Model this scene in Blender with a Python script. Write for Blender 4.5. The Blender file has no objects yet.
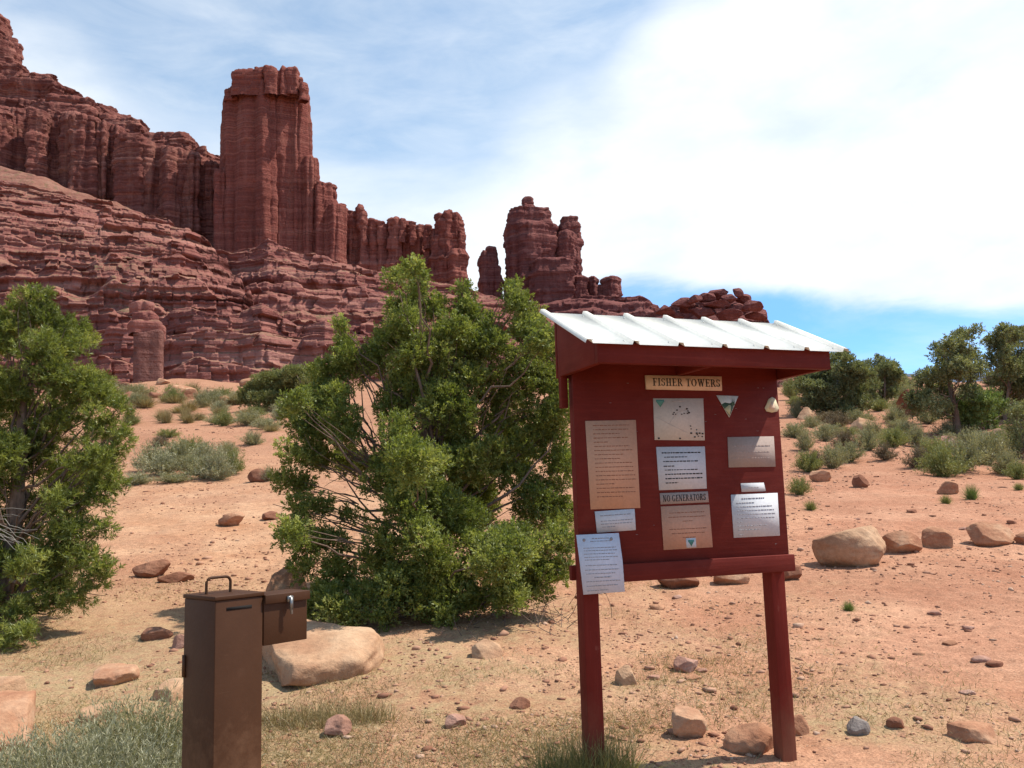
import bpy, math, random
import numpy as np
from math import radians, sin, cos, tan, pi

random.seed(7)
sc = bpy.context.scene
C = sc.collection

# ------------------------------------------------------------------ camera
F, PITCH, ROLL, EYE = 880.8, radians(7.60), radians(1.69), 1.5
W, H = 1024, 768
_r = np.array([1.0, 0, 0]); _u = np.array([0, -sin(PITCH), cos(PITCH)]); _f = np.array([0, cos(PITCH), sin(PITCH)])
R_ = _r * cos(ROLL) - _u * sin(ROLL)      # camera right in world
U_ = _r * sin(ROLL) + _u * cos(ROLL)      # camera up in world


def ray(px, py):
    return _f + R_ * ((px - 512) / F) + U_ * ((384 - py) / F)


def at(px, py, D):
    """world point on the line of sight through a pixel at forward distance D (world Y)"""
    d = ray(px, py); t = D / d[1]
    return np.array([d[0] * t, D, EYE + d[2] * t])


cam = bpy.data.cameras.new('camera'); camo = bpy.data.objects.new('camera', cam); C.objects.link(camo)
cam.sensor_width = 36; cam.lens = F / W * 36; cam.clip_end = 20000; cam.clip_start = 0.05
from mathutils import Matrix, Vector
m = Matrix(((R_[0], U_[0], -_f[0]), (R_[1], U_[1], -_f[1]), (R_[2], U_[2], -_f[2]))).to_4x4()
m.translation = Vector((0, 0, EYE)); camo.matrix_world = m
sc.camera = camo


# ------------------------------------------------------------------ noise
def _hash(ix, iy, iz, seed=0):
    h = (ix.astype(np.int64) * 374761393 + iy.astype(np.int64) * 668265263 + iz.astype(np.int64) * 2147483647 + seed * 1274126177) & 0xffffffff
    h = ((h ^ (h >> 13)) * 1274126177) & 0xffffffff
    h = ((h ^ (h >> 16)) * 2246822519) & 0xffffffff
    return ((h ^ (h >> 15)) & 0xffffff) / float(0xffffff)


def vnoise(x, y, z, seed=0):
    x, y, z = np.broadcast_arrays(np.asarray(x, float), np.asarray(y, float), np.asarray(z, float))
    ix, iy, iz = np.floor(x), np.floor(y), np.floor(z)
    fx, fy, fz = x - ix, y - iy, z - iz
    fx, fy, fz = [t * t * t * (t * (t * 6 - 15) + 10) for t in (fx, fy, fz)]
    r = 0
    for dx in (0, 1):
        wx = fx if dx else 1 - fx
        for dy in (0, 1):
            wy = fy if dy else 1 - fy
            for dz in (0, 1):
                wz = fz if dz else 1 - fz
                r = r + _hash(ix + dx, iy + dy, iz + dz, seed) * wx * wy * wz
    return r * 2 - 1


def fbm(x, y, z, o=4, seed=0, g=.5):
    a, s, r = 1.0, 0, 0
    for i in range(o):
        r = r + a * vnoise(np.asarray(x) * 2.03 ** i, np.asarray(y) * 2.03 ** i, np.asarray(z) * 2.03 ** i, seed + i * 17); s += a; a *= g
    return r / s


# ------------------------------------------------------------------ mesh helpers
class MB:
    def __init__(s):
        s.v = []; s.f = []; s.n = 0; s.t = []; s.q = []

    def add(s, v, f, tone=None):
        """v (n,3) array; f (k,3) or (k,4) array"""
        v = np.asarray(v, float); f = np.asarray(f, int)
        s.v.append(v); s.f.append(f + s.n); s.n += len(v)
        s.t.append(np.full(len(v), .5) if tone is None else np.broadcast_to(np.asarray(tone, float), (len(v),)))
        return s

    def box(s, a, b, M=None):
        x0, y0, z0 = a; x1, y1, z1 = b
        v = np.array([(x0, y0, z0), (x1, y0, z0), (x1, y1, z0), (x0, y1, z0), (x0, y0, z1), (x1, y0, z1), (x1, y1, z1), (x0, y1, z1)], float)
        if M is not None: v = M(v)
        return s.add(v, [(0, 3, 2, 1), (4, 5, 6, 7), (0, 1, 5, 4), (1, 2, 6, 5), (2, 3, 7, 6), (3, 0, 4, 7)])

    def prism(s, pts, y0, y1):
        """polygon pts in (x,z) extruded along y"""
        n = len(pts)
        v = [(p[0], y0, p[1]) for p in pts] + [(p[0], y1, p[1]) for p in pts]
        s.v.append(np.array(v, float)); o = s.n; s.n += 2 * n; s.t.append(np.full(2 * n, .5))
        s.q.append([o + i for i in range(n)]); s.q.append([o + n + i for i in reversed(range(n))])
        s.f.append(np.array([(o + i, o + n + i, o + n + (i + 1) % n, o + (i + 1) % n) for i in range(n)]))
        return s

    def tube(s, P, Rr, k=6, tone=None):
        P = np.asarray(P, float); n = len(P); Rr = np.broadcast_to(np.asarray(Rr, float), (n,))
        T = np.gradient(P, axis=0); T /= np.linalg.norm(T, axis=1)[:, None] + 1e-9
        ref = np.array([0.31, 0.2, .93]); ref = np.where(np.abs(T @ ref)[:, None] > .95, np.array([1.0, 0, 0]), ref)
        A = np.cross(T, ref); A /= np.linalg.norm(A, axis=1)[:, None] + 1e-9
        B = np.cross(T, A)
        a = np.arange(k) * 2 * pi / k
        V = P[:, None] + Rr[:, None, None] * (A[:, None] * np.cos(a)[None, :, None] + B[:, None] * np.sin(a)[None, :, None])
        return s.grid(V.reshape(-1, 3), n, k, True, tone)

    def grid(s, V, n, k, wrap, tone=None):
        i = np.arange(n - 1)[:, None]; kk = k if wrap else k - 1; j = np.arange(kk)[None]
        j2 = (j + 1) % k
        f = np.stack([i * k + j, i * k + j2, (i + 1) * k + j2, (i + 1) * k + j], -1).reshape(-1, 4)
        return s.add(V, f, tone)

    def mesh(s, name, smooth=False):
        me = bpy.data.meshes.new(name)
        v = np.concatenate(s.v)
        loops = []; starts = []; tot = 0
        for f in s.f:
            k = f.shape[1]
            starts.append(tot + np.arange(len(f)) * k); loops.append(f.reshape(-1)); tot += f.size
        for q in s.q:
            starts.append(np.array([tot])); loops.append(np.array(q)); tot += len(q)
        loops = np.concatenate(loops).astype(np.int32); starts = np.concatenate(starts).astype(np.int32)
        me.vertices.add(len(v)); me.vertices.foreach_set('co', v.astype(np.float32).ravel())
        me.loops.add(len(loops)); me.loops.foreach_set('vertex_index', loops)
        me.polygons.add(len(starts)); me.polygons.foreach_set('loop_start', starts)
        if smooth: me.polygons.foreach_set('use_smooth', np.ones(len(starts), bool))
        me.update(calc_edges=True)
        at_ = me.attributes.new('tone', 'FLOAT', 'POINT'); at_.data.foreach_set('value', np.concatenate(s.t).astype(np.float32))
        me.validate()
        return me

    def build(s, name, mat, parent=None, smooth=False, loc=None, bevel=0):
        me = s.mesh(name, smooth); me.materials.append(mat)
        o = bpy.data.objects.new(name, me); C.objects.link(o)
        if parent: o.parent = parent
        if loc is not None: o.location = loc
        if bevel:
            b = o.modifiers.new('bevel', 'BEVEL'); b.width = bevel; b.segments = 2; b.limit_method = 'ANGLE'
        return o


def tag(o, label=None, cat=None, group=None, kind=None):
    if label: o['label'] = label
    if cat: o['category'] = cat
    if group: o['group'] = group
    if kind: o['kind'] = kind
    return o


def empty(name, loc, rz=0):
    o = bpy.data.objects.new(name, None); C.objects.link(o); o.location = loc; o.rotation_euler = (0, 0, rz); o.empty_display_size = .1
    return o


# ------------------------------------------------------------------ materials
class NT:
    def __init__(s, name):
        s.m = bpy.data.materials.new(name); s.m.use_nodes = True; s.t = s.m.node_tree; s.t.nodes.clear()
        s.out = s.n('ShaderNodeOutputMaterial')

    def n(s, typ, **kw):
        nd = s.t.nodes.new(typ)
        for k, v in kw.items(): setattr(nd, k, v)
        return nd

    def l(s, a, b): s.t.links.new(a, b)

    def noise(s, vec, scale, detail=5, rough=.55, dist=0):
        nd = s.n('ShaderNodeTexNoise'); nd.inputs['Scale'].default_value = scale; nd.inputs['Detail'].default_value = detail
        nd.inputs['Roughness'].default_value = rough; nd.inputs['Distortion'].default_value = dist
        s.l(vec, nd.inputs['Vector']); return nd.outputs['Fac']

    def ramp(s, fac, stops):
        nd = s.n('ShaderNodeValToRGB'); e = nd.color_ramp.elements
        while len(e) < len(stops): e.new(.5)
        for i, (p, c) in enumerate(stops):
            e[i].position = p
            e[i].color = (c, c, c, 1) if isinstance(c, (int, float)) else (*c, 1)
        s.l(fac, nd.inputs['Fac']); return nd.outputs['Color']

    def mix(s, fac, a, b, mode='MIX'):
        nd = s.n('ShaderNodeMix', data_type='RGBA', blend_type=mode)
        for k, val in ((0, fac), (6, a), (7, b)):
            if hasattr(val, 'is_linked') or isinstance(val, bpy.types.NodeSocket): s.l(val, nd.inputs[k])
            elif isinstance(val, (int, float)): nd.inputs[k].default_value = val if k == 0 else (val, val, val, 1)
            else: nd.inputs[k].default_value = (*val, 1)
        return nd.outputs[2]

    def math(s, op, a, b=None, c=None):
        nd = s.n('ShaderNodeMath', operation=op)
        for i, v in enumerate((a, b, c)):
            if v is None: continue
            if isinstance(v, (int, float)): nd.inputs[i].default_value = v
            else: s.l(v, nd.inputs[i])
        return nd.outputs[0]

    def mapping(s, vec, scale=(1, 1, 1), rot=(0, 0, 0), loc=(0, 0, 0)):
        nd = s.n('ShaderNodeMapping'); nd.inputs['Scale'].default_value = scale; nd.inputs['Rotation'].default_value = rot
        nd.inputs['Location'].default_value = loc
        s.l(vec, nd.inputs['Vector']); return nd.outputs['Vector']

    def bsdf(s, col, rough=.9, spec=.2, bumps=(), metal=0):
        b = s.n('ShaderNodeBsdfPrincipled'); b.inputs['Roughness'].default_value = rough
        b.inputs['Specular IOR Level'].default_value = spec; b.inputs['Metallic'].default_value = metal
        if isinstance(col, tuple): b.inputs['Base Color'].default_value = (*col, 1)
        else: s.l(col, b.inputs['Base Color'])
        prev = None
        for hgt, dist, st in bumps:
            bp = s.n('ShaderNodeBump'); bp.inputs['Distance'].default_value = dist; bp.inputs['Strength'].default_value = st
            s.l(hgt, bp.inputs['Height'])
            if prev: s.l(prev, bp.inputs['Normal'])
            prev = bp.outputs['Normal']
        if prev: s.l(prev, b.inputs['Normal'])
        s.l(b.outputs[0], s.out.inputs['Surface']); s.b = b
        return s.m

    def obj(s): return s.n('ShaderNodeTexCoord').outputs['Object']

    def rnd(s): return s.n('ShaderNodeObjectInfo').outputs['Random']

    def tone(s): return s.n('ShaderNodeAttribute', attribute_name='tone').outputs['Fac']


def mat_cliff(name, c0, c1, c2, sc_=1.0):
    t = NT(name); o = t.obj()
    band = t.noise(t.mapping(o, (.012, .012, .55 * sc_)), 1, 6, .62)
    band2 = t.noise(t.mapping(o, (.05, .05, 2.2 * sc_)), 1, 4, .6)
    streak = t.noise(t.mapping(o, (.35, .35, .02)), 1, 4, .6)
    pat = t.noise(o, .06, 5, .6)
    fine = t.noise(o, 1.6, 5, .65)
    col = t.ramp(band, [(.28, c0), (.5, c1), (.68, c2)])
    col = t.mix(t.ramp(band2, [(.42, 0), (.62, 1)]), col, c0)
    col = t.mix(t.math('MULTIPLY', t.ramp(streak, [(.5, 0), (.66, 1)]), .45), col, c2)
    col = t.mix(t.math('MULTIPLY', t.ramp(pat, [(.5, 0), (.7, 1)]), .45), col, tuple(x * .62 for x in c0))
    col = t.mix(.5, col, t.ramp(fine, [(.3, .6), (.7, 1.35)]), 'MULTIPLY')
    return t.bsdf(col, .95, .08, [(band2, .9, .6), (fine, .8, .7)])


def mat_slope(name):
    """ledgy slope rock with tan soil and scrub lying on the flat ledges"""
    t = NT(name); o = t.obj()
    band = t.noise(t.mapping(o, (.02, .02, .6)), 1, 6, .6)
    fine = t.noise(o, .9, 6, .65); pat = t.noise(o, .035, 4, .6); scrub = t.noise(o, .42, 4, .6)
    col = t.ramp(band, [(.3, (.135, .046, .040)), (.5, (.24, .09, .072)), (.7, (.36, .168, .132))])
    geo = t.n('ShaderNodeNewGeometry'); sx = t.n('ShaderNodeSeparateXYZ'); t.l(geo.outputs['True Normal'], sx.inputs[0])
    flat = t.ramp(sx.outputs[2], [(.5, 0), (.85, 1)])
    soil = t.mix(t.ramp(scrub, [(.54, 0), (.6, 1)]), (.27, .145, .093), (.12, .105, .05))
    soil = t.mix(t.ramp(pat, [(.45, 0), (.6, 1)]), soil, (.25, .115, .08))
    col = t.mix(t.math('MULTIPLY', flat, .85), col, soil)
    col = t.mix(.5, col, t.ramp(fine, [(.3, .62), (.7, 1.35)]), 'MULTIPLY')
    return t.bsdf(col, .96, .06, [(t.noise(t.mapping(o, (.12, .12, 1.6)), 1, 5, .6), .8, .6), (fine, .7, .6)])


def mat_ground():
    t = NT('desert_soil'); o = t.obj()
    big = t.noise(o, .13, 5, .6, .4); mid = t.noise(o, .9, 6, .62); fine = t.noise(o, 9, 6, .7); grit = t.noise(o, 60, 4, .7)
    sx = t.n('ShaderNodeSeparateXYZ'); t.l(o, sx.inputs[0])
    # redder earth towards the right side of the lot
    side = t.math('ADD', t.math('MULTIPLY', sx.outputs[0], .09), t.math('MULTIPLY', t.math('SUBTRACT', big, .5), 1.8))
    red = t.ramp(t.math('ADD', side, .42), [(.25, 0), (.85, 1)])
    a = t.mix(t.ramp(mid, [(.35, 0), (.65, 1)]), (.405, .205, .112), (.50, .295, .175))
    b = t.mix(t.ramp(mid, [(.35, 0), (.65, 1)]), (.385, .175, .103), (.475, .25, .155))
    col = t.mix(red, a, b)
    far = t.ramp(t.math('MULTIPLY', sx.outputs[1], .02), [(.34, 0), (.62, 1)])
    col = t.mix(t.math('MULTIPLY', far, .75), col, (.36, .175, .105))
    blot = t.ramp(t.noise(o, .32, 6, .62, .8), [(.44, 0), (.60, 1)])
    col = t.mix(t.math('MULTIPLY', blot, .45), col, (.31, .145, .088))
    vor = t.n('ShaderNodeTexVoronoi'); vor.inputs['Scale'].default_value = 26; t.l(o, vor.inputs['Vector'])
    peb = t.ramp(vor.outputs['Distance'], [(.16, 1), (.26, 0)])
    pm = t.math('MULTIPLY', peb, t.ramp(t.noise(o, 2.3, 4, .6), [(.5, 0), (.66, 1)]))
    pc = t.mix(vor.outputs['Color'], (.30, .14, .085), (.48, .31, .21))
    col = t.mix(pm, col, pc)
    litter = t.ramp(t.math('SUBTRACT', t.noise(o, .55, 5, .65, .6), t.math('MULTIPLY', sx.outputs[0], .045)), [(.40, 0), (.58, 1)])
    lf = t.math('MULTIPLY', litter, t.ramp(fine, [(.34, 0), (.56, .9)]))
    near = t.ramp(t.math('MULTIPLY', sx.outputs[1], .05), [(.36, 1), (.6, 0)])
    col = t.mix(t.math('MULTIPLY', lf, near), col, (.33, .235, .125))
    col = t.mix(.7, col, t.ramp(fine, [(.25, .58), (.75, 1.36)]), 'MULTIPLY')
    col = t.mix(.75, col, t.ramp(grit, [(.3, .5), (.7, 1.45)]), 'MULTIPLY')
    chip = t.noise(t.mapping(o, (1, 1, 1), (0, 0, .6)), 34, 5, .75, 1.2)
    col = t.mix(t.math('MULTIPLY', t.ramp(chip, [(.60, 0), (.66, 1)]), .6), col, (.56, .42, .28))
    col = t.mix(t.math('MULTIPLY', t.ramp(chip, [(.34, 1), (.40, 0)]), .55), col, (.20, .105, .062))
    return t.bsdf(col, 1, .05, [(mid, .10, .5), (fine, .035, .8), (grit, .008, .7), (pm, .012, .8)])


def mat_stone(name, c0, c1, c2, s_=1.0):
    t = NT(name); o = t.n('ShaderNodeTexCoord').outputs['Object']
    r = t.rnd()
    of = t.n('ShaderNodeCombineXYZ'); t.l(t.math('MULTIPLY', r, 40), of.inputs[0]); t.l(t.math('MULTIPLY', r, 17), of.inputs[1])
    va = t.n('ShaderNodeVectorMath', operation='ADD'); t.l(o, va.inputs[0]); t.l(of.outputs[0], va.inputs[1]); o = va.outputs[0]
    a = t.noise(o, 2.5 * s_, 6, .6); b = t.noise(t.mapping(o, (1, 1, 5)), 2.2 * s_, 4, .6); f = t.noise(o, 28 * s_, 5, .7)
    col = t.ramp(a, [(.3, c0), (.5, c1), (.7, c2)])
    col = t.mix(t.math('MULTIPLY', t.ramp(b, [(.5, 0), (.62, 1)]), .5), col, c0)
    col = t.mix(.5, col, t.ramp(f, [(.28, .6), (.72, 1.3)]), 'MULTIPLY')
    return t.bsdf(col, .95, .1, [(a, .05 / s_, .6), (f, .012 / s_, .8)])


def mat_leaf(name, c0, c1, c2, trans=.3):
    t = NT(name); o = t.obj(); to = t.tone()
    n_ = t.noise(o, 1.4, 3, .6)
    k = t.math('ADD', t.math('MULTIPLY', to, .8), t.math('MULTIPLY', t.math('SUBTRACT', n_, .5), .6))
    col = t.ramp(k, [(.08, c0), (.45, c1), (.85, c2)])
    d = t.n('ShaderNodeBsdfDiffuse'); t.l(col, d.inputs['Color'])
    tr = t.n('ShaderNodeBsdfTranslucent'); t.l(t.mix(1.0, col, (1.25, 1.3, .7), 'MULTIPLY'), tr.inputs['Color'])
    g = t.n('ShaderNodeBsdfGlossy'); g.inputs['Roughness'].default_value = .5; g.inputs['Color'].default_value = (.8, .85, .8, 1)
    mx = t.n('ShaderNodeMixShader'); mx.inputs[0].default_value = trans; t.l(d.outputs[0], mx.inputs[1]); t.l(tr.outputs[0], mx.inputs[2])
    m2 = t.n('ShaderNodeMixShader'); m2.inputs[0].default_value = .03; t.l(mx.outputs[0], m2.inputs[1]); t.l(g.outputs[0], m2.inputs[2])
    t.l(m2.outputs[0], t.out.inputs['Surface'])
    return t.m


def mat_paint(name, col, rough=.5, var=.25, scale=6, spec=.35, stretch=(1, 1, 1), metal=0):
    t = NT(name); o = t.mapping(t.obj(), stretch)
    a = t.noise(o, scale, 6, .65); f = t.noise(o, scale * 14, 3, .6)
    c = t.mix(t.ramp(a, [(.3, 0), (.7, 1)]), tuple(x * (1 - var) for x in col), tuple(min(1, x * (1 + var)) for x in col))
    c = t.mix(.3, c, t.ramp(f, [(.3, .75), (.7, 1.2)]), 'MULTIPLY')
    m = t.bsdf(c, rough, spec, [(f, .0012, .5)], metal)
    return m


def mat_wood_red():
    t = NT('red_painted_wood'); o = t.obj()
    g = t.noise(t.mapping(o, (3, 3, 60)), 1, 5, .6); a = t.noise(o, 3, 5, .65); f = t.noise(o, 40, 4, .7)
    col = t.mix(t.ramp(a, [(.3, 0), (.72, 1)]), (.098, .0118, .0075), (.145, .0185, .0112))
    col = t.mix(t.math('MULTIPLY', t.ramp(g, [(.5, 0), (.75, 1)]), .35), col, (.19, .027, .018))
    col = t.mix(t.math('MULTIPLY', t.ramp(f, [(.66, 0), (.74, 1)]), .35), col, (.24, .08, .055))
    fade = t.noise(t.mapping(o, (1.2, 1, 2.2)), 1.6, 6, .7)
    col = t.mix(t.math('MULTIPLY', t.ramp(fade, [(.5, 0), (.72, 1)]), .30), col, (.235, .060, .042))
    return t.bsdf(col, .65, .12, [(g, .0035, .5), (f, .001, .5)])


def mat_wood_v():
    t = NT('red_painted_post'); o = t.obj()
    g = t.noise(t.mapping(o, (60, 60, 3)), 1, 5, .6); a = t.noise(o, 3, 5, .65); f = t.noise(t.mapping(o, (30, 30, 12)), 1, 4, .7)
    col = t.mix(t.ramp(a, [(.3, 0), (.72, 1)]), (.120, .0140, .0088), (.172, .0215, .0135))
    col = t.mix(t.math('MULTIPLY', t.ramp(g, [(.5, 0), (.75, 1)]), .4), col, (.21, .032, .021))
    col = t.mix(t.math('MULTIPLY', t.ramp(f, [(.64, 0), (.72, 1)]), .4), col, (.26, .09, .065))
    sx = t.n('ShaderNodeSeparateXYZ'); t.l(o, sx.inputs[0])
    low = t.ramp(t.math('ADD', sx.outputs[2], t.math('MULTIPLY', t.math('SUBTRACT', a, .5), .8)), [(.0, .7), (.45, 0)])
    col = t.mix(low, col, (.25, .11, .065))
    return t.bsdf(col, .7, .12, [(g, .004, .6), (f, .001, .5)])


M = {}
M['cliff'] = mat_cliff('red_cliff_rock', (.13, .043, .035), (.255, .093, .071), (.38, .175, .128))
M['tower'] = mat_cliff('tower_sandstone', (.18, .054, .041), (.27, .088, .066), (.355, .143, .105))
M['far_tower'] = mat_cliff('far_tower_sandstone', (.145, .050, .044), (.215, .078, .066), (.31, .135, .112))
M['slope'] = mat_slope('ledge_rock')
def mat_talus():
    t = NT('talus_soil'); o = t.obj()
    a = t.noise(o, .12, 6, .65); f = t.noise(o, 1.2, 6, .7); sc3 = t.noise(o, .5, 5, .7)
    col = t.ramp(a, [(.3, (.17, .068, .052)), (.5, (.25, .115, .082)), (.7, (.31, .17, .12))])
    col = t.mix(t.math('MULTIPLY', t.ramp(sc3, [(.56, 0), (.62, 1)]), .6), col, (.15, .12, .06))
    col = t.mix(.5, col, t.ramp(f, [(.3, .6), (.7, 1.35)]), 'MULTIPLY')
    return t.bsdf(col, .96, .05, [(f, .6, .7)])


M['talus'] = mat_talus()
M['hoodoo'] = mat_cliff('hoodoo_rock', (.18, .078, .062), (.225, .10, .08), (.28, .14, .11), .5)
M['ground'] = mat_ground()
M['tan_stone'] = mat_stone('tan_sandstone', (.30, .15, .085), (.43, .25, .145), (.52, .34, .21), .7)
M['orange_stone'] = mat_stone('orange_sandstone', (.29, .125, .07), (.41, .21, .12), (.51, .32, .20))
M['brown_stone'] = mat_stone('brown_sandstone', (.15, .062, .038), (.24, .105, .062), (.34, .17, .105))
M['pink_stone'] = mat_stone('pink_stone', (.30, .15, .10), (.39, .21, .15), (.50, .33, .25))
M['grey_stone'] = mat_stone('grey_stone', (.17, .135, .115), (.26, .215, .185), (.36, .31, .27))
M['juniper'] = mat_leaf('juniper_leaf', (.115, .14, .03), (.225, .25, .055), (.46, .46, .15), .42)
M['pinyon'] = mat_leaf('pinyon_needle', (.10, .12, .025), (.21, .23, .048), (.43, .42, .12), .4)
M['far_juniper'] = mat_leaf('far_juniper_leaf', (.13, .135, .06), (.22, .225, .10), (.36, .35, .17), .32)
M['lime_shrub'] = mat_leaf('bright_shrub_leaf', (.10, .14, .04), (.16, .21, .06), (.24, .29, .10), .3)
M['sage'] = mat_leaf('sage_leaf', (.19, .175, .095), (.29, .265, .15), (.42, .37, .22), .28)
M['sage_blue'] = mat_leaf('grey_sage_leaf', (.215, .20, .12), (.32, .295, .18), (.47, .43, .28), .25)
M['olive'] = mat_leaf('olive_shrub_leaf', (.15, .155, .05), (.225, .225, .08), (.33, .31, .13), .28)
M['rust'] = mat_leaf('rusty_shrub_leaf', (.12, .085, .055), (.18, .13, .08), (.27, .2, .12), .2)
M['grass_green'] = mat_leaf('green_grass_blade', (.13, .13, .045), (.22, .20, .07), (.36, .31, .14), .3)
M['straw'] = mat_leaf('dry_grass_blade', (.19, .135, .06), (.29, .215, .10), (.42, .33, .18), .25)
M['bark'] = mat_paint('juniper_bark', (.17, .115, .085), .95, .4, 8, .1, (4, 4, 1))
M['deadwood'] = mat_paint('grey_deadwood', (.27, .24, .20), .95, .25, 8, .1)
M['red'] = mat_wood_red(); M['redv'] = mat_wood_v()
M['white_metal'] = mat_paint('white_enamel_roof', (.74, .72, .64), .6, .06, 3, .2)
M['brown_metal'] = mat_paint('brown_powder_coat', (.070, .0285, .0125), .55, .14, 5, .12)
def mat_worn_metal():
    t = NT('brown_powder_coat_worn'); o = t.obj()
    a = t.noise(o, 4, 6, .65); f = t.noise(o, 60, 3, .6); sc2 = t.noise(t.mapping(o, (5, 5, 90)), 1, 6, .7, .5); dst = t.noise(o, 14, 6, .75)
    col = t.mix(t.ramp(a, [(.3, 0), (.7, 1)]), (.054, .022, .0095), (.072, .030, .0135))
    col = t.mix(t.math('MULTIPLY', t.ramp(sc2, [(.66, 0), (.70, 1)]), .35), col, (.17, .095, .055))
    sx = t.n('ShaderNodeSeparateXYZ'); t.l(o, sx.inputs[0])
    low = t.ramp(t.math('ADD', sx.outputs[2], t.math('MULTIPLY', t.math('SUBTRACT', dst, .5), .9)), [(.15, .55), (.75, 0)])
    col = t.mix(low, col, (.26, .135, .075))
    col = t.mix(t.math('MULTIPLY', t.ramp(dst, [(.60, 0), (.74, 1)]), .10), col, (.20, .11, .07))
    return t.bsdf(col, .55, .15, [(f, .0012, .5), (a, .004, .25)])


M['brown_metal'] = mat_worn_metal()
M['dark_slot'] = mat_paint('slot_black', (.010, .008, .007), .9, .1)
M['steel'] = mat_paint('galvanised_latch', (.22, .22, .21), .35, .1, 20, .5, metal=.7)
M['paper'] = mat_paint('white_notice_paper', (.53, .53, .54), .9, .05, 6, .06)
M['paper_blue'] = mat_paint('bluish_white_paper', (.55, .58, .65), .9, .05, 6, .06)
M['paper_tan'] = mat_paint('faded_tan_plastic', (.52, .30, .195), .9, .05, 6, .06)
M['paper_pinkish'] = mat_paint('faded_pink_plastic', (.50, .275, .185), .9, .05, 6, .06)
M['paper_grey'] = mat_paint('bleached_grey_sign', (.34, .27, .235), .9, .05, 6, .06)
M['paper_map'] = mat_paint('pale_map_board', (.50, .455, .395), .9, .05, 6, .06)
M['sign_cream'] = mat_paint('cream_sign_board', (.60, .44, .31), .55, .10, 9)
M['ink'] = mat_paint('black_ink', (.02, .018, .017), .7, .1)
M['ink_brown'] = mat_paint('faded_brown_ink', (.25, .105, .055), .7, .1)
M['ink_grey'] = mat_paint('faded_grey_ink', (.26, .25, .26), .7, .1)
M['ink_faint'] = mat_paint('faint_ink', (.40, .36, .33), .7, .1)
M['ink_bleached'] = mat_paint('bleached_ink', (.37, .29, .25), .9, .1)
M['teal'] = mat_paint('teal_emblem', (.06, .22, .20), .6, .1)
M['emb_sky'] = mat_paint('emblem_pale_sky', (.48, .55, .55), .6, .1)
M['emb_green'] = mat_paint('emblem_tree_green', (.05, .10, .07), .6, .1)
M['emb_field'] = mat_paint('emblem_meadow', (.42, .44, .28), .6, .1)
M['emb_cream'] = mat_paint('emblem_cream', (.66, .58, .38), .6, .1)
M['mesa'] = mat_paint('far_mesa_haze_blue', (.13, .15, .20), 1, .25, .004, 0)  # blue-grey of distance put into the base colour in place of haze

# ------------------------------------------------------------------ terrain
GY = np.array([-60, -5, 0, 5, 8, 13, 21, 35, 60, 100, 160, 300, 600, 6000.])
GZL = np.array([-1.2, -.1, 0, 0.0, .3, .80, 2.15, 4.4, 8.6, 15, 24, 20, 0, -80.])
GZR = np.array([-1.2, -.1, 0, 0.0, .27, .74, 1.95, 4.0, 7.9, 13.3, 8, -5, -30, -80.])


def gbase(x, y):
    x = np.asarray(x, float); y = np.asarray(y, float)
    k = np.clip((x / np.maximum(np.abs(y), 4) + .1) / .35, 0, 1); k = k * k * (3 - 2 * k)
    # soften the breakpoints
    def I(T):
        s = 0
        for d, w in ((-.12, .25), (0, .5), (.12, .25)):
            s = s + w * np.interp(y + d * np.abs(y), GY, T)
        return s
    z = I(GZL) * (1 - k) + I(GZR) * k
    r = np.hypot(x, y)
    z = z + np.clip((r - 4) / 30, 0, 1) * .45 * fbm(x / 7, y / 7, 0, 3, 5) + np.clip((r - 30) / 120, 0, 1) * 3.0 * fbm(x / 35, y / 35, 0, 3, 9)
    return z


def gz(x, y):
    x = np.asarray(x, float); y = np.asarray(y, float)
    r = np.hypot(x, y)
    return gbase(x, y) + .035 * fbm(x * 1.3, y * 1.3, 0, 3, 21) + .012 * fbm(x * 8, y * 8, 0, 3, 31) * np.clip(40 / (r + 5), 0, 1)


def ground_at(px, py, dmax=260):
    d = ray(px, py); d = d / d[1]
    Y = np.linspace(2.0, dmax, 4000)
    z = EYE + d[2] * Y
    g = gbase(d[0] * Y, Y)
    i = np.argmax(z <= g)
    if not (z <= g).any(): i = len(Y) - 1
    Yv = Y[i]
    return np.array([d[0] * Yv, Yv, float(gz(d[0] * Yv, Yv))])


def build_ground():
    rr = np.concatenate([np.geomspace(.4, 3, 30)[:-1], np.geomspace(3, 60, 430)[:-1], np.geomspace(60, 6000, 130)])
    th = np.concatenate([np.radians(np.linspace(-180, -46, 60))[:-1], np.radians(np.linspace(-46, 46, 560))[:-1], np.radians(np.linspace(46, 180, 60))[:-1]])
    Rr, T = np.meshgrid(rr, th, indexing='ij')
    X = Rr * np.sin(T); Y = Rr * np.cos(T)
    V = np.stack([X, Y, gz(X, Y)], -1).reshape(-1, 3)
    n, k = len(rr), len(th)
    b = MB()
    i = np.arange(n - 1)[:, None]; j = np.arange(k)[None]; j2 = (j + 1) % k
    f = np.stack([i * k + j, (i + 1) * k + j, (i + 1) * k + j2, i * k + j2], -1).reshape(-1, 4)
    b.add(V, f[:, ::-1])
    b.add([(0, 0, float(gz(0, 0)))], np.zeros((0, 3)))
    c = b.n - 1
    b.f.append(np.array([(c, (a + 1) % k, a) for a in range(k)]))
    o = b.build('ground', M['ground'], smooth=True); tag(o, kind='structure')
    return o


ground = build_ground()


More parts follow.
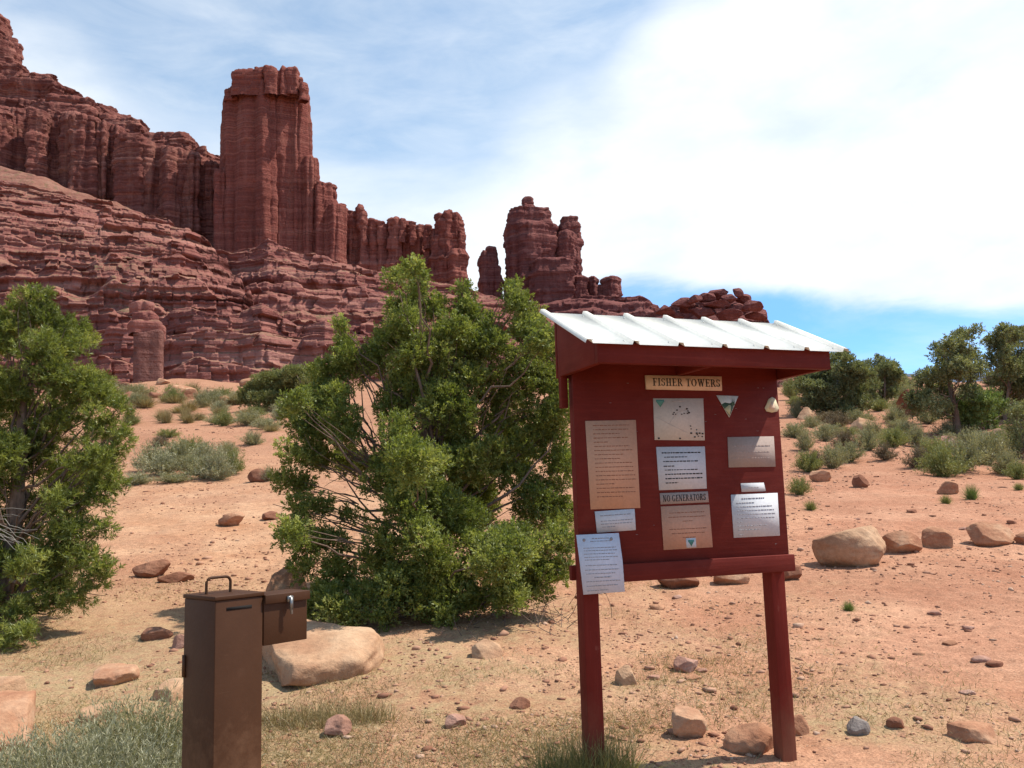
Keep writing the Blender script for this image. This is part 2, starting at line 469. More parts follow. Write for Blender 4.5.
# ------------------------------------------------------------------ cliffs and towers
def strata(z, seed, scale=1.0):
    """piecewise hard/soft layers, roughly -1..1, sharp steps"""
    z = np.asarray(z) / scale
    r = 0
    for i, (wl, a) in enumerate(((7.0, .5), (2.6, .35), (1.1, .25))):
        q = z / wl + .35 * vnoise(z / wl * .7, 0, 0, seed + 50 + i)
        c = np.floor(q); fr = q - c
        h0 = _hash(c, c * 0, c * 0, seed + i) * 2 - 1; h1 = _hash(c + 1, c * 0, c * 0, seed + i) * 2 - 1
        s = np.clip((fr - .78) / .22, 0, 1)
        r = r + a * (h0 + (h1 - h0) * s)
    return r


def column(mb, xl, xr, yt, yb, D, dr=1.0, taper=.12, As=.5, Af=.6, An=.6, seed=0, p=3.2, Aff=0, topflat=.95, lean=0, shape=None, rot=0, round_=.25):
    """a buttress of layered rock: closed rounded-box rings stacked from base to top. pixel extents at distance D."""
    ppm = F / D
    top = at((xl + xr) / 2, yt, D); bot = at((xl + xr) / 2, yb, D)
    L = at(xl, (yt + yb) / 2, D); Rr = at(xr, (yt + yb) / 2, D)
    a = (Rr[0] - L[0]) / 2; b_ = a * dr
    hgt = top[2] - bot[2]
    nr = int(max(8, min(260, hgt * ppm / 1.1))); nk = int(max(16, min(220, 2 * (a + b_) * 2 * ppm / 1.5)))
    s = np.linspace(0, 1, nr)
    th = np.arange(nk) * 2 * pi / nk
    cx, sx = np.cos(th), np.sin(th)
    su = (np.abs(cx) ** p + np.abs(sx) ** p) ** (-1 / p)
    ux, uy = cx * su, sx * su
    if rot:
        cr, sr = cos(radians(rot)), sin(radians(rot))
        ux, uy = ux * cr - uy * sr, ux * sr + uy * cr
        mx_ = np.abs(ux).max(); ux /= mx_; uy /= mx_
    cxw = bot[0] + (top[0] - bot[0]) * s
    z = bot[2] + hgt * s
    w = 1 + taper * (1 - s)
    if shape is not None: w = w * np.interp(s, shape[0], shape[1])
    Z = z[:, None] + 0 * th[None]
    X = cxw[:, None] + a * w[:, None] * ux[None]; Y = D + (b_ * w)[:, None] * uy[None]
    zz = Z + .8 * fbm(X / 14, Y / 14, Z / 14, 2, seed + 3)
    disp = As * strata(zz, 11) + An * fbm(X / 5, Y / 5, Z / 7, 4, seed + 7)
    # vertical fluting, constant down the column
    fl = fbm(X / (a * .55 + 1), Y / (a * .55 + 1), Z / 60, 3, seed + 13)
    disp = disp - Af * np.abs(fl) * 2 + Af * .5
    if Aff:
        q_ = th[None] * max(a, 4) / 2.0 + .25 * vnoise(Z / 9, 0, 0, seed) ; disp = disp - Aff * (1 - np.abs(vnoise(q_, 0, Z / 70, seed + 61))) ** 3 * 1.6 + Aff * .5
        disp = disp - Aff * .7 * (vnoise(q_ * .37, 3, Z / 90, seed + 62) > .25)
    # irregular blocks along joints
    for bz, bx_, am in ((2.4, 2.3, .9), (5.5, 4.5, .9)):
        li = np.floor(zz / bz + .2 * vnoise(X / 6, Y / 6, 0, seed)); ci = np.floor(X / bx_ + _hash(li, li * 0, li * 0, 5) * 3 + .3 * vnoise(Z / 4, X / 3, 0, 8)); cj = np.floor(Y / bx_ + .37)
        disp = disp + am * As * (_hash(li, ci, cj, seed) - .5)
    edge = np.clip((1 - s) / (1.01 - topflat) , 0, 1) ** .4
    X = X + disp * ux[None]; Y = Y + disp * uy[None]
    X = cxw[:, None] + (X - cxw[:, None]) * (1 - round_ + round_ * edge[:, None]); Y = D + (Y - D) * (1 - round_ + round_ * edge[:, None])
    Z = Z + (s > .93)[:, None] * .5 * fbm(X / 2, Y / 2, 3.3, 2, seed + 5)
    V = np.stack([X, Y, Z], -1).reshape(-1, 3)
    o = mb.n
    mb.grid(V, nr, nk, True)
    mb.add([(cxw[-1], D, z[-1] + .3)], np.zeros((0, 3)))
    c = mb.n - 1; q = o + (nr - 1) * nk
    mb.f.append(np.array([(q + i, q + (i + 1) % nk, c) for i in range(nk)]))
    return mb


def skyline(mb, pts, yb, D, n=None, wpx=12, jitter=1.5, Djit=4, seed=0, **kw):
    """row of columns whose tops follow a skyline polyline of pixels"""
    rng = random.Random(seed)
    x0, x1 = pts[0][0], pts[-1][0]
    xs = [p[0] for p in pts]; ys = [p[1] for p in pts]
    x = x0
    while x < x1:
        w = wpx * rng.uniform(.65, 1.4)
        xc = min(x + w / 2, x1)
        yt = np.interp(xc, xs, ys) + rng.uniform(-jitter, jitter)
        yy = yb(xc) if callable(yb) else yb
        DD = D(xc) if callable(D) else D
        column(mb, x - w * .25, x + w * 1.25, yt, yy, DD + rng.uniform(-Djit, Djit), rng.uniform(.8, 1.4), seed=seed + int(x * 7) % 991, rot=rng.choice([0, 12, 28, 40, 52, -15]), p=kw.get('p', 5), **{k_: v_ for k_, v_ in kw.items() if k_ != 'p'})
        x += w
    return mb


# -- the main tower
b = MB()
kw = dict(As=.30, Af=.35, An=.40, p=8, Aff=.75)
column(b, 222, 311, 88, 275, 312, .62, seed=1, taper=.18, rot=31, **kw)
column(b, 222, 262, 92, 275, 309, .7, seed=15, taper=.30, rot=22, **kw)
column(b, 252, 276, 84, 266, 303, .8, seed=4, taper=.10, rot=50, **kw)
column(b, 270, 290, 86, 266, 306, .7, seed=3, taper=.10, rot=52, **kw)
column(b, 286, 308, 90, 266, 309, .9, seed=5, taper=.12, rot=45, **kw)
column(b, 300, 321, 158, 275, 309, 1.2, seed=7, taper=.10, rot=40, **kw)
column(b, 312, 333, 184, 275, 309, 1.3, seed=8, taper=.10, rot=30, **kw)
column(b, 324, 346, 206, 278, 308, 1.3, seed=9, taper=.10, rot=50, **kw)
column(b, 212, 236, 172, 275, 308, 1.3, seed=10, taper=.08, rot=25, **kw)
# cap rock: blocks standing on a protruding rim
kc = dict(As=.6, Af=.25, An=.5, taper=-.03, topflat=.85)
for i, (xl, xr, yt, yb, D) in enumerate([(227, 240, 91, 104, 306), (236, 248, 75, 98, 304), (245, 258, 71, 97, 303), (256, 266, 69, 97, 302), (264, 277, 68, 97, 301),
                                         (279, 289, 68, 97, 303), (287, 299, 69, 97, 304), (297, 303, 78, 98, 305), (299, 308, 84, 102, 303),
                                         (236, 268, 76, 103, 306), (268, 301, 78, 103, 308), (231, 260, 86, 101, 309), (252, 285, 86, 98, 307), (278, 305, 86, 99, 308)]):
    column(b, xl, xr, yt, yb, D, 1.2, seed=30 + i, p=6, rot=(i * 17) % 50, **kc)
tag(b.build('rock_tower', M['tower']), 'tall flat-topped fluted red sandstone tower, the largest, rising left of centre with a blocky cap', 'rock tower', 'red sandstone towers on the ridge')

# -- ridge right of the tower
b = MB()
skyline(b, [(338, 210), (346, 211), (353, 214), (358, 209), (361, 206), (364, 214), (370, 221), (381, 225), (390, 223), (397, 219), (407, 223), (416, 226), (424, 226), (434, 229)],
        305, 316, wpx=9, jitter=1.5, seed=4, As=.8, Af=.4, An=.6, taper=.1, Aff=.4)
for x, y in ((334, 185), (341, 205), (360, 205), (380, 222), (396, 217), (402, 219), (412, 222), (427, 225)):
    column(b, x - 4, x + 4, y, y + 24, 312, 1.1, seed=x, As=.8, Af=.2, An=.4, taper=.15, p=5, rot=30)
tag(b.build('rock_ridge', M['tower']), 'low serrated red rock wall joining the largest tower to the narrow tower right of it', 'rock ridge')

b = MB()
for i, (xl, xr, yt, yb, D) in enumerate([(433, 464, 222, 310, 312), (434, 446, 214, 308, 309), (442, 454, 211, 305, 308), (451, 461, 213, 306, 309), (455, 466, 232, 308, 309), (446, 467, 250, 312, 306), (430, 440, 236, 310, 308)]):
    column(b, xl, xr, yt, yb, D, 1.2, seed=60 + i, As=.9, Af=.6, An=.6, taper=.06, p=6, rot=(20, 45, 35, 50, 40, 30, 10)[i])
tag(b.build('rock_tower', M['tower']), 'narrow square-topped red tower at the right end of the serrated rock wall', 'rock tower', 'red sandstone towers on the ridge')

b = MB()
for i, (xl, xr, yt, yb, D) in enumerate([(478, 500, 256, 312, 345), (484, 498, 247, 300, 344), (479, 490, 252, 310, 342), (490, 502, 266, 312, 343)]):
    column(b, xl, xr, yt, yb, D, 1.1, seed=80 + i, As=.8, Af=.4, An=.6, taper=.05, p=5, rot=(20, 45, 35, 50)[i])
tag(b.build('rock_spire', M['far_tower']), 'small dark red leaning rock spire between the narrow tower and the twin-topped butte', 'rock spire')

b = MB()
for i, (xl, xr, yt, yb, D) in enumerate([(506, 551, 213, 320, 349), (509, 556, 226, 320, 346), (549, 582, 234, 320, 347), (509, 522, 212, 315, 345), (517, 536, 206, 318, 343), (523, 532, 198, 222, 344), (533, 548, 209, 318, 345), (505, 515, 250, 318, 343),
                                         (543, 556, 231, 318, 347), (555, 578, 226, 318, 349), (560, 577, 218, 240, 348), (572, 582, 246, 318, 346), (530, 572, 262, 322, 338), (566, 588, 277, 322, 342),
                                         (586, 600, 277, 322, 346), (596, 606, 285, 322, 347), (602, 621, 277, 322, 346)]):
    column(b, xl, xr, yt, yb, D, 1.1, seed=100 + i, As=.9, Af=.5, An=.6, taper=.07, p=6, rot=(i * 23) % 55, Aff=.3)
tag(b.build('rock_butte', M['far_tower']), 'twin-topped dark red butte with low blocks, above the left end of the roof', 'rock butte')

# -- upper-left cliff band and its pinnacle
b = MB()
def capy(x): return np.interp(x, [-200, 0, 12, 38, 60, 85, 89, 122, 127, 150, 155, 185, 220], [70, 68, 70, 80, 90, 99, 110, 117, 130, 142, 147, 153, 163])
def ledgey(x): return np.interp(x, [-200, 0, 47, 82, 103, 152, 190, 220], [104, 109, 112, 117, 124, 146, 156, 166])
def foot(x): return np.interp(x, [-200, 0, 35, 70, 94, 140, 164, 199, 230], [168, 176, 182, 198, 206, 222, 236, 250, 268])
xs = np.arange(-190, 222, 6.0)
skyline(b, [(x, capy(x)) for x in xs], lambda x: ledgey(x) + 30, lambda x: 352 - .05 * x, wpx=26, jitter=1.0, Djit=3, seed=21, As=1.9, Af=.4, An=.45, taper=.3, p=7)
skyline(b, [(x, ledgey(x) - 8 + 3 * math.sin(x * .13)) for x in xs], lambda x: ledgey(x) + 30, lambda x: 341 - .05 * x, wpx=22, jitter=1.5, Djit=3, seed=24, As=1.8, Af=.4, An=.45, taper=.25, p=7)
skyline(b, [(x, ledgey(x)) for x in xs], lambda x: foot(x) + 16, lambda x: 326 - .05 * x, wpx=17, jitter=1.2, Djit=6, seed=22, As=.9, Af=.8, An=.5, taper=.10, Aff=.9, p=6)
for i, (xl, xr, yt) in enumerate([(70, 92, 118), (30, 48, 113), (95, 106, 124), (160, 178, 150), (136, 152, 142), (-8, 12, 112)]):
    column(b, xl, xr, yt, foot(xl) + 16, 316, 1.4, seed=200 + i, As=1.0, Af=.8, An=.8, taper=.12, p=5, rot=(40, 20, 50, 35, 45, 30)[i])
tag(b.build('cliff', M['cliff']), 'long stepped red cliff band running down from the upper left to the largest tower', 'cliff')
b = MB()
for i, (xl, xr, yt, yb, D) in enumerate([(-14, 7, 16, 80, 350), (-22, -4, 25, 80, 350), (3, 19, 39, 84, 349), (12, 21, 44, 84, 350), (-6, 16, 44, 84, 347)]):
    column(b, xl, xr, yt, yb, D, 1.1, seed=220 + i, As=.9, Af=.5, An=.6, taper=.12, p=5, rot=(i * 19) % 50)
tag(b.build('rock_pinnacle', M['cliff']), 'reddish pinnacle standing on the cliff at the upper left corner', 'rock pinnacle')


def curtain(x0, x1, nx, top, bot, Dt, Db, ns, N=8, terr=.65, A=1.6, blk=1.0, seed=0, An=2.0, back=60, sscale=1.0, warp=1.0, power=1.0):
    px = np.linspace(x0, x1, nx); s = np.linspace(0, 1, ns)
    yt = np.array([top(x) for x in px]); yb = np.array([bot(x) for x in px])
    Dt_ = np.array([Dt(x) if callable(Dt) else Dt for x in px]); Db_ = np.array([Db(x) if callable(Db) else Db for x in px])
    T = np.array([at(x, y, d) for x, y, d in zip(px, yt, Dt_)]); B = np.array([at(x, y, d) for x, y, d in zip(px, yb, Db_)])
    k = T[:, 0] / T[:, 1]
    S = s[:, None] + 0 * px[None]
    Z = B[:, 2][None] + (T[:, 2] - B[:, 2])[None] * S
    Xr = (k * (Dt_ + Db_) / 2)[None] + 0 * S
    hm = float(np.median(T[:, 2] - B[:, 2])) / N
    ph = (Z - float(B[:, 2].min())) / hm + warp * .7 * fbm(Xr / 25, Z / 60, 0, 3, seed + 1) + warp * .25 * fbm(Xr / 6, Z / 10, 0, 2, seed + 2)
    fl = np.floor(ph); fr = ph - fl
    st = ((fl + np.clip((fr - .70) / .30, 0, 1)) * hm + float(B[:, 2].min()) - B[:, 2][None]) / np.maximum(T[:, 2] - B[:, 2], .5)[None]
    g = (1 - terr) * S + terr * np.clip(st, 0, 1)
    g = np.clip(g, 0, 1) ** power
    D = Db_[None] + (Dt_ - Db_)[None] * g
    zz = Z + 1.6 * sscale * fbm(Xr / 18, Z / 18, 1.7, 3, seed + 4) + .5 * sscale * fbm(Xr / 3, Z / 6, 0, 2, seed + 14)
    D = D - A * strata(zz, seed + 5, sscale)
    for (hz, wx, am) in ((4.2 * sscale, 6.5 * sscale, .9), (1.7 * sscale, 2.9 * sscale, .5)):
        li = np.floor(zz / hz); ci = np.floor(Xr / wx + 7 * _hash(li, li * 0, li * 0, seed + 9) + .35 * vnoise(Xr / 5, Z / 5, 0, seed + 3))
        D = D + blk * am * sscale * (_hash(li, ci, li * 0, seed + 6) - .5) * 2
    D = D + An * fbm(Xr / 14, Z / 12, D / 14, 4, seed + 8) + An * 1.5 * fbm(Xr / 40, Z / 60, 0, 2, seed + 18)
    X = k[None] * D
    Z = Z + .35 * sscale * fbm(X / 3, D / 3, Z / 3, 3, seed + 10)
    V = np.stack([X, D, Z], -1)
    # over the crest and down behind
    ex = []
    for d_, dz in ((.12, .5), (.3, .2), (.6, -6), (1.0, -30)):
        E_ = V[-1].copy(); E_[:, 1] += back * d_; E_[:, 0] = k * E_[:, 1]; E_[:, 2] += dz + .8 * fbm(E_[:, 0] / 4, E_[:, 1] / 4, 0, 3, seed + 12)
        ex.append(E_)
    V = np.concatenate([V, np.stack(ex)], 0)
    b = MB(); b.grid(V.reshape(-1, 3), V.shape[0], nx, False)
    return b


ip = lambda *p: (lambda x: float(np.interp(x, [q[0] for q in p], [q[1] for q in p])))
# the great ledgy dome on the left
b = curtain(-260, 262, 620, ip((-260, 190), (0, 194), (60, 202), (110, 214), (150, 228), (180, 237), (215, 259), (240, 290), (262, 330)),
            ip((-260, 352), (150, 350), (262, 352)), ip((-260, 245), (100, 235), (200, 200), (262, 150)), ip((-260, 128), (262, 132)), 340, N=10, terr=.66, A=2.1, blk=1.1, seed=300, An=1.3, sscale=.62, power=1.4)
tag(b.build('hill', M['slope']), kind='structure')
# smooth talus apron under the cliff band
b = curtain(-260, 225, 260, lambda x: float(foot(x)) - 6, ip((-260, 235), (0, 240), (110, 250), (180, 262), (225, 280)), ip((-260, 325), (225, 296)), ip((-260, 232), (100, 226), (225, 205)), 90, N=9, terr=.45, A=.9, blk=.5, seed=305, An=.9, sscale=.5)
tag(b.build('hill', M['talus'], smooth=True), kind='structure')
# middle ledges below the tower
b = curtain(196, 800, 700, ip((196, 262), (215, 256), (255, 250), (268, 243), (290, 250), (330, 262), (360, 270), (420, 285), (520, 308), (560, 322), (640, 337), (740, 352), (800, 392)),
            ip((196, 352), (520, 360), (800, 402)), 272, ip((196, 190), (300, 175), (520, 185), (800, 215)), 180, N=5, terr=.78, A=1.8, blk=1.4, seed=330, An=2.4, sscale=.9)
tag(b.build('hill', M['slope']), kind='structure')
# front ledges at the foot
b = curtain(-260, 690, 1000, ip((-260, 322), (0, 325), (40, 330), (75, 322), (110, 318), (150, 330), (175, 318), (205, 314), (240, 318), (262, 312), (282, 322), (300, 330), (325, 324), (350, 332), (400, 340), (470, 350), (560, 362), (640, 376), (690, 400)),
            ip((-260, 408), (0, 408), (140, 408), (250, 404), (330, 406), (470, 408), (690, 412)), 122, 87, 170, N=3, terr=.9, A=.8, blk=1.6, seed=360, An=1.3, sscale=.5, back=40)
tag(b.build('hill', M['slope']), kind='structure')
# far low ledges and the rock pile above the roof
b = curtain(470, 672, 220, ip((470, 330), (500, 312), (540, 306), (555, 302), (575, 299), (600, 297), (625, 298), (640, 296), (650, 300), (662, 312), (672, 322)), ip((470, 350), (672, 350)), 330, 300, 60, N=4, terr=.85, A=1.2, blk=1.2, seed=390, An=.8, sscale=.7)
tag(b.build('hill', M['far_tower']), kind='structure')
# low banks that carry the distance between the towers and the mesa
b = curtain(640, 800, 120, ip((640, 318), (662, 311), (680, 304), (700, 301), (722, 299), (742, 302), (756, 309), (768, 321), (800, 378)), ip((640, 380), (800, 398)), 245, 226, 40, N=7, terr=.85, A=1.3, blk=1.6, seed=395, An=.9, sscale=.42)
tag(b.build('hill', M['far_tower']), kind='structure')

# hoodoo
b = MB()
column(b, 135, 163, 331, 416, 88, .9, seed=400, As=.05, Af=.15, An=.25, taper=.18, p=6, topflat=.97, rot=14)
tb = empty('hoodoo', at(148, 405, 88)); tb.name = 'hoodoo'
def reparent(o, root):
    o.parent = root; o.matrix_parent_inverse = Matrix.Translation(-root.location)
reparent(b.build('shaft', M['hoodoo'], smooth=True), tb)
b = MB()
for i, (xl, xr, yt, yb) in enumerate([(129, 162, 322, 335), (132, 158, 313, 325), (127, 156, 302, 315), (130, 146, 308, 330), (146, 163, 325, 342)]):
    column(b, xl, xr, yt, yb, 88 + .4 * i, .9, seed=410 + i, As=.3, Af=.15, An=.45, taper=-.05, p=6, topflat=.8, rot=(30, 10, 40, 25, 15)[i])
reparent(b.build('caprock', M['slope'], smooth=False), tb)
tag(tb, 'smooth red mud pillar with stacked capstones at the foot of the ledges on the left', 'hoodoo')


# ------------------------------------------------------------------ stones
def ico(sub):
    bm = __import__('bmesh').new(); __import__('bmesh').ops.create_icosphere(bm, subdivisions=sub, radius=1)
    v = np.array([x.co[:] for x in bm.verts]); f = np.array([[y.index for y in x.verts] for x in bm.faces]); bm.free()
    return v, f


ICO4 = ico(5); ICO3 = ico(3); ICO1 = ico(1)


def rock_mesh(name, w, d, h, seed, angular=.6, rough=.05, sub=5, cuts=14, flat_top=False):
    rng = np.random.default_rng(seed)
    v, f = (ICO4 if sub >= 4 else ICO3); v = v.copy()
    for i in range(cuts):
        n = rng.normal(size=3); n /= np.linalg.norm(n)
        lim = rng.uniform(.50, .88) if rng.random() < angular else rng.uniform(.82, .97)
        dd = v @ n; ex = np.maximum(dd - lim, 0)
        v -= ex[:, None] * n[None] * .92
    if flat_top:
        v[:, 2] = np.where(v[:, 2] > .45, .45 + (v[:, 2] - .45) * .22, v[:, 2])
    nn = v / (np.linalg.norm(v, axis=1)[:, None] + 1e-9)
    s = seed * 1.37
    v += nn * (rough * 2.2 * fbm(v[:, 0] * 1.3 + s, v[:, 1] * 1.3, v[:, 2] * 1.3, 3, seed) + rough * fbm(v[:, 0] * 4 + s, v[:, 1] * 4, v[:, 2] * 7, 4, seed + 3))[:, None]
    v -= (v.max(0) + v.min(0)) / 2
    v /= (v.max(0) - v.min(0))
    v *= np.array([w, d, h]); v[:, 2] += h * .5
    b = MB(); b.add(v, f)
    return b


nrock = 0


def rock(px0, px1, py_t, py_b, mat, label, seed=None, bury=.15, depth=.8, group=None, flat_top=False, name='rock', rz=0, angular=.85, rough=.03, Dfix=None, sub=5, tilt=0, cuts=14):
    """stone whose pixel box is given; stands on the ground at the box's bottom edge"""
    global nrock
    nrock += 1
    seed = seed or 500 + nrock
    xc = (px0 + px1) / 2
    g = ground_at(xc, py_b) if Dfix is None else at(xc, py_b, Dfix)
    if Dfix: g[2] = gz(g[0], g[1])
    D = np.linalg.norm(g - np.array([0, 0, EYE]))
    ppm = F / D
    w = (px1 - px0) / ppm; h = (py_b - py_t) / ppm
    el_ = (EYE - g[2]) / max(g[1], 1)
    h = max(h - w * depth * max(el_, 0) * .55, .22 * w, h * .45)
    bury = min(.6, bury + .12)
    h = h / (1 - bury) * 1.0
    b = rock_mesh(name, w, w * depth, h, seed, angular, rough, sub, flat_top=flat_top, cuts=cuts)
    o = b.build(name, M[mat], smooth=False)
    k = w * depth * .45
    u = np.array([g[0], g[1]]); u /= np.linalg.norm(u)
    o.location = (g[0] + u[0] * k, g[1] + u[1] * k, float(gz(g[0] + u[0] * k, g[1] + u[1] * k)) - h * bury)
    o.rotation_euler = (radians(tilt), 0, rz)
    return tag(o, label, 'rock', group)


gb = 'boulders lining the edge of the parking area'
rock(817, 884, 531, 569, 'tan_stone', 'large smooth oval boulder, tan on top, right of the sign board', 701, .08, .8, gb, angular=.12, rough=.035, cuts=9, name='boulder')
rock(885, 919, 535, 555, 'orange_stone', 'flat pointed orange rock just right of the large oval boulder', 702, .1, .9, gb, angular=.7, name='boulder')
rock(923, 951, 530, 549, 'orange_stone', 'squarish orange-brown rock between two others, second right of the oval boulder', 703, .12, .9, gb, angular=.7, name='boulder')
rock(972, 1013, 527, 547, 'orange_stone', 'two-humped orange rock near the right edge of the picture', 704, .12, .8, gb, angular=.7, name='boulder')
rock(1017, 1040, 536, 547, 'orange_stone', 'small rock cut off by the right edge of the picture', 705, .2, .8, gb, name='boulder')
rock(656, 698, 570, 590, 'brown_stone', 'dark brown rock just visible below the left part of the board rail', 706, .15, .8, gb, name='boulder')
rock(713, 749, 566, 587, 'orange_stone', 'orange rock peeping out below the middle of the board rail', 707, .15, .8, gb, name='boulder')
rock(780, 802, 567, 581, 'brown_stone', 'small flat-topped brown rock beside the right post just below the rail', 708, .1, .8, gb, flat_top=True, name='boulder')
rock(250, 386, 646, 687, 'tan_stone', 'big flat tan slab of sandstone behind the fee box', 709, .40, 1.25, flat_top=True, tilt=9, angular=.75, rough=.05, name='slab')
rock(266, 305, 571, 604, 'orange_stone', 'round lichen-stained orange boulder seen above the small hinged box', 710, .1, .8, angular=.3, name='boulder')
rock(134, 168, 564, 579, 'brown_stone', 'dark brown wedge of rock left above the fee box', 711, .15, .6, angular=.8)
rock(160, 192, 573, 583, 'brown_stone', 'low brown rock touching the dark wedge of rock left above the fee box', 712, .2, .6, angular=.8)
rock(144, 172, 631, 642, 'brown_stone', 'small brown rock left of the fee box', 713, .2, .7, angular=.7)
rock(219, 244, 514, 527, 'orange_stone', 'lone reddish stone on the bare earth beyond the fee box', 714, .15, .7)
rock(325, 351, 722, 741, 'pink_stone', 'pale pink angular stone right of the fee box foot', 715, .1, .7, angular=.8, rz=.4)
rock(472, 505, 643, 661, 'tan_stone', 'triangular pale tan stone in front of the big juniper', 716, .4, .8, angular=.8)
rock(577, 598, 674, 690, 'tan_stone', 'small tan stone left of the left sign post', 717, .3, .7) if False else None
rock(616, 637, 671, 689, 'tan_stone', 'low flat tan stone between the sign posts nearer the left post', 718, .4, .8, angular=.8)
rock(674, 698, 659, 674, 'pink_stone', 'small pinkish stone midway between the sign posts', 719, .2, .8, angular=.8)
rock(673, 706, 712, 741, 'orange_stone', 'blocky orange-brown stone standing between the sign posts', 720, .15, .8, angular=.8)
rock(724, 776, 728, 758, 'orange_stone', 'broad pinkish rock half buried beside the foot of the right post', 721, .45, .9, angular=.7, name='boulder')
rock(792, 808, 717, 736, 'orange_stone', 'small orange stone peeping out right of the right post', 722, .2, .8, angular=.7)
rock(849, 869, 722, 737, 'grey_stone', 'small bluish grey stone on the earth right of the sign', 723, .2, .8, angular=.7)
rock(952, 992, 730, 746, 'orange_stone', 'flat reddish stone near the lower right corner', 724, .5, .8, angular=.8, flat_top=True)
rock(888, 904, 723, 733, 'brown_stone', 'small dark stone between the grey stone and the lower right corner', 725, .2, .8)
rock(-45, 38, 708, 757, 'orange_stone', 'large pale orange boulder cut off by the lower left edge', 726, .4, 1.2, flat_top=True, angular=.6, tilt=8, name='boulder')
rock(-20, 18, 683, 707, 'tan_stone', 'smaller pale boulder behind the large one at the lower left edge', 727, .45, 1.1, flat_top=True, angular=.6, tilt=6, name='boulder')
rock(100, 138, 670, 688, 'orange_stone', 'low tan slab left of the fee box', 728, .55, 1.3, flat_top=True, tilt=8, name='slab')
rock(86, 120, 708, 722, 'tan_stone', 'tan rock behind the grey-green sagebrush at lower left', 729, .5, 1.0, flat_top=True, tilt=8)
rock(154, 186, 686, 702, 'tan_stone', 'broad tan slab partly hidden by the fee box', 730, .6, 1.2, flat_top=True, tilt=8, name='slab')
rock(173, 188, 640, 652, 'pink_stone', 'small pink stone touching the left edge of the fee box', 731, .2, .7)
rock(446, 466, 717, 729, 'pink_stone', 'small reddish stone on the bare earth in the lower middle', 732, .25, .8, angular=.8)
rock(510, 530, 697, 708, 'brown_stone', 'small brown stone left of the left sign post', 733, .25, .8)
rock(904, 934, 393, 416, 'brown_stone', 'big dark red rock in the shade between the far junipers', 734, .2, .8, angular=.95, name='boulder')
rock(848, 876, 419, 434, 'tan_stone', 'pale rock below the far juniper behind the sign board', 735, .2, .8)
rock(797, 816, 408, 420, 'tan_stone', 'pale rock beside the top right edge of the sign board', 736, .2, .8)
rock(985, 1012, 431, 444, 'tan_stone', 'pale rock beside the dark bush at the right edge', 737, .2, .8)
rock(934, 962, 438, 452, 'pink_stone', 'pale pinkish rock at the foot of the far juniper with the bare trunk', 738, .2, .8)
rock(853, 868, 477, 489, 'brown_stone', 'dark triangular stone where the red track meets the shrubs', 739, .15, .8, angular=.9)
rock(938, 957, 482, 494, 'orange_stone', 'reddish stone behind the bright yellow-green tuft', 740, .15, .8)
rock(810, 832, 472, 482, 'orange_stone', 'flat reddish stone close right of the sign board', 741, .2, .8, flat_top=True)
rock(248, 272, 470, 482, 'brown_stone', 'dark stone against the left side of the big juniper, beside a small shrub', 742, .2, .8)
rock(262, 280, 512, 520, 'brown_stone', 'low brown stone left of the big juniper on bare earth', 743, .2, .8)
rock(215, 240, 397, 405, 'orange_stone', 'flat orange rock at the foot of the front ledges', 744, .2, .8)
rock(168, 196, 386, 400, 'orange_stone', 'broken orange blocks beside the mud pillar foot', 745, .2, .8, angular=.8)

rg = random.Random(77)
for i in range(26):
    x = rg.uniform(105, 320); y = rg.uniform(392, 406); w_ = rg.uniform(6, 20)
    rock(x, x + w_, y - w_ * .45, y, rg.choice(['brown_stone', 'orange_stone']), 'reddish block fallen at the foot of the front ledges', 1300 + i, .2, .8, 'fallen blocks at the foot of the ledges', sub=3, Dfix=rg.uniform(66, 82))
for i in range(22):
    x = rg.uniform(795, 1015) if i % 3 else rg.uniform(640, 780); y = rg.uniform(500, 700); w_ = rg.uniform(4, 11) * (1 + (y - 500) / 250)
    if 810 < x < 890 and 525 < y < 575: continue
    rock(x, x + w_, y - w_ * .35, y, rg.choice(['brown_stone', 'orange_stone', 'pink_stone']), 'small flat reddish stone strewn on the bare earth right of centre', 1400 + i, .3, .8, 'small stones on the bare red earth', sub=3, angular=.95)

# rock pile on the skyline: jumbled boulders
rp = empty('rock_pile', at(712, 330, 225))
pile = [(688, 702, 297, 304), (700, 716, 294, 302), (706, 728, 292, 300), (722, 738, 296, 304), (733, 744, 290, 298), (736, 752, 296, 304), (742, 762, 302, 312), (672, 692, 300, 308), (680, 700, 305, 313), (704, 730, 302, 309), (726, 748, 305, 313), (746, 767, 311, 321), (656, 676, 307, 315), (690, 716, 310, 318), (664, 684, 313, 321), (716, 742, 312, 321)]
for i, (a, c, t_, u) in enumerate(pile):
    D = 226 + (i % 3) * 2; ppm = F / D
    w = (c - a) / ppm * 1.08; h = (u - t_) / ppm * 1.3
    bb = rock_mesh('block', w, w * .8, h, 800 + i, .95, .03, 5, cuts=20)
    o = bb.build('block', M['far_tower'])
    p = at((a + c) / 2, u, D); o.location = p; reparent(o, rp)
tag(rp, 'heap of jumbled red boulders on the skyline above the white roof', 'rock pile')


# gravel and pebbles (uncountable)
def scatter_px(n, seed, x0, x1, y0, y1, power=1.0):
    """random points on the ground, denser near the camera, in a wedge (world space)"""
    rng = np.random.default_rng(seed)
    th = np.radians(rng.uniform(x0, x1, n)); r = y0 * (y1 / y0) ** (rng.random(n) ** power)
    return r * np.sin(th), r * np.cos(th), rng


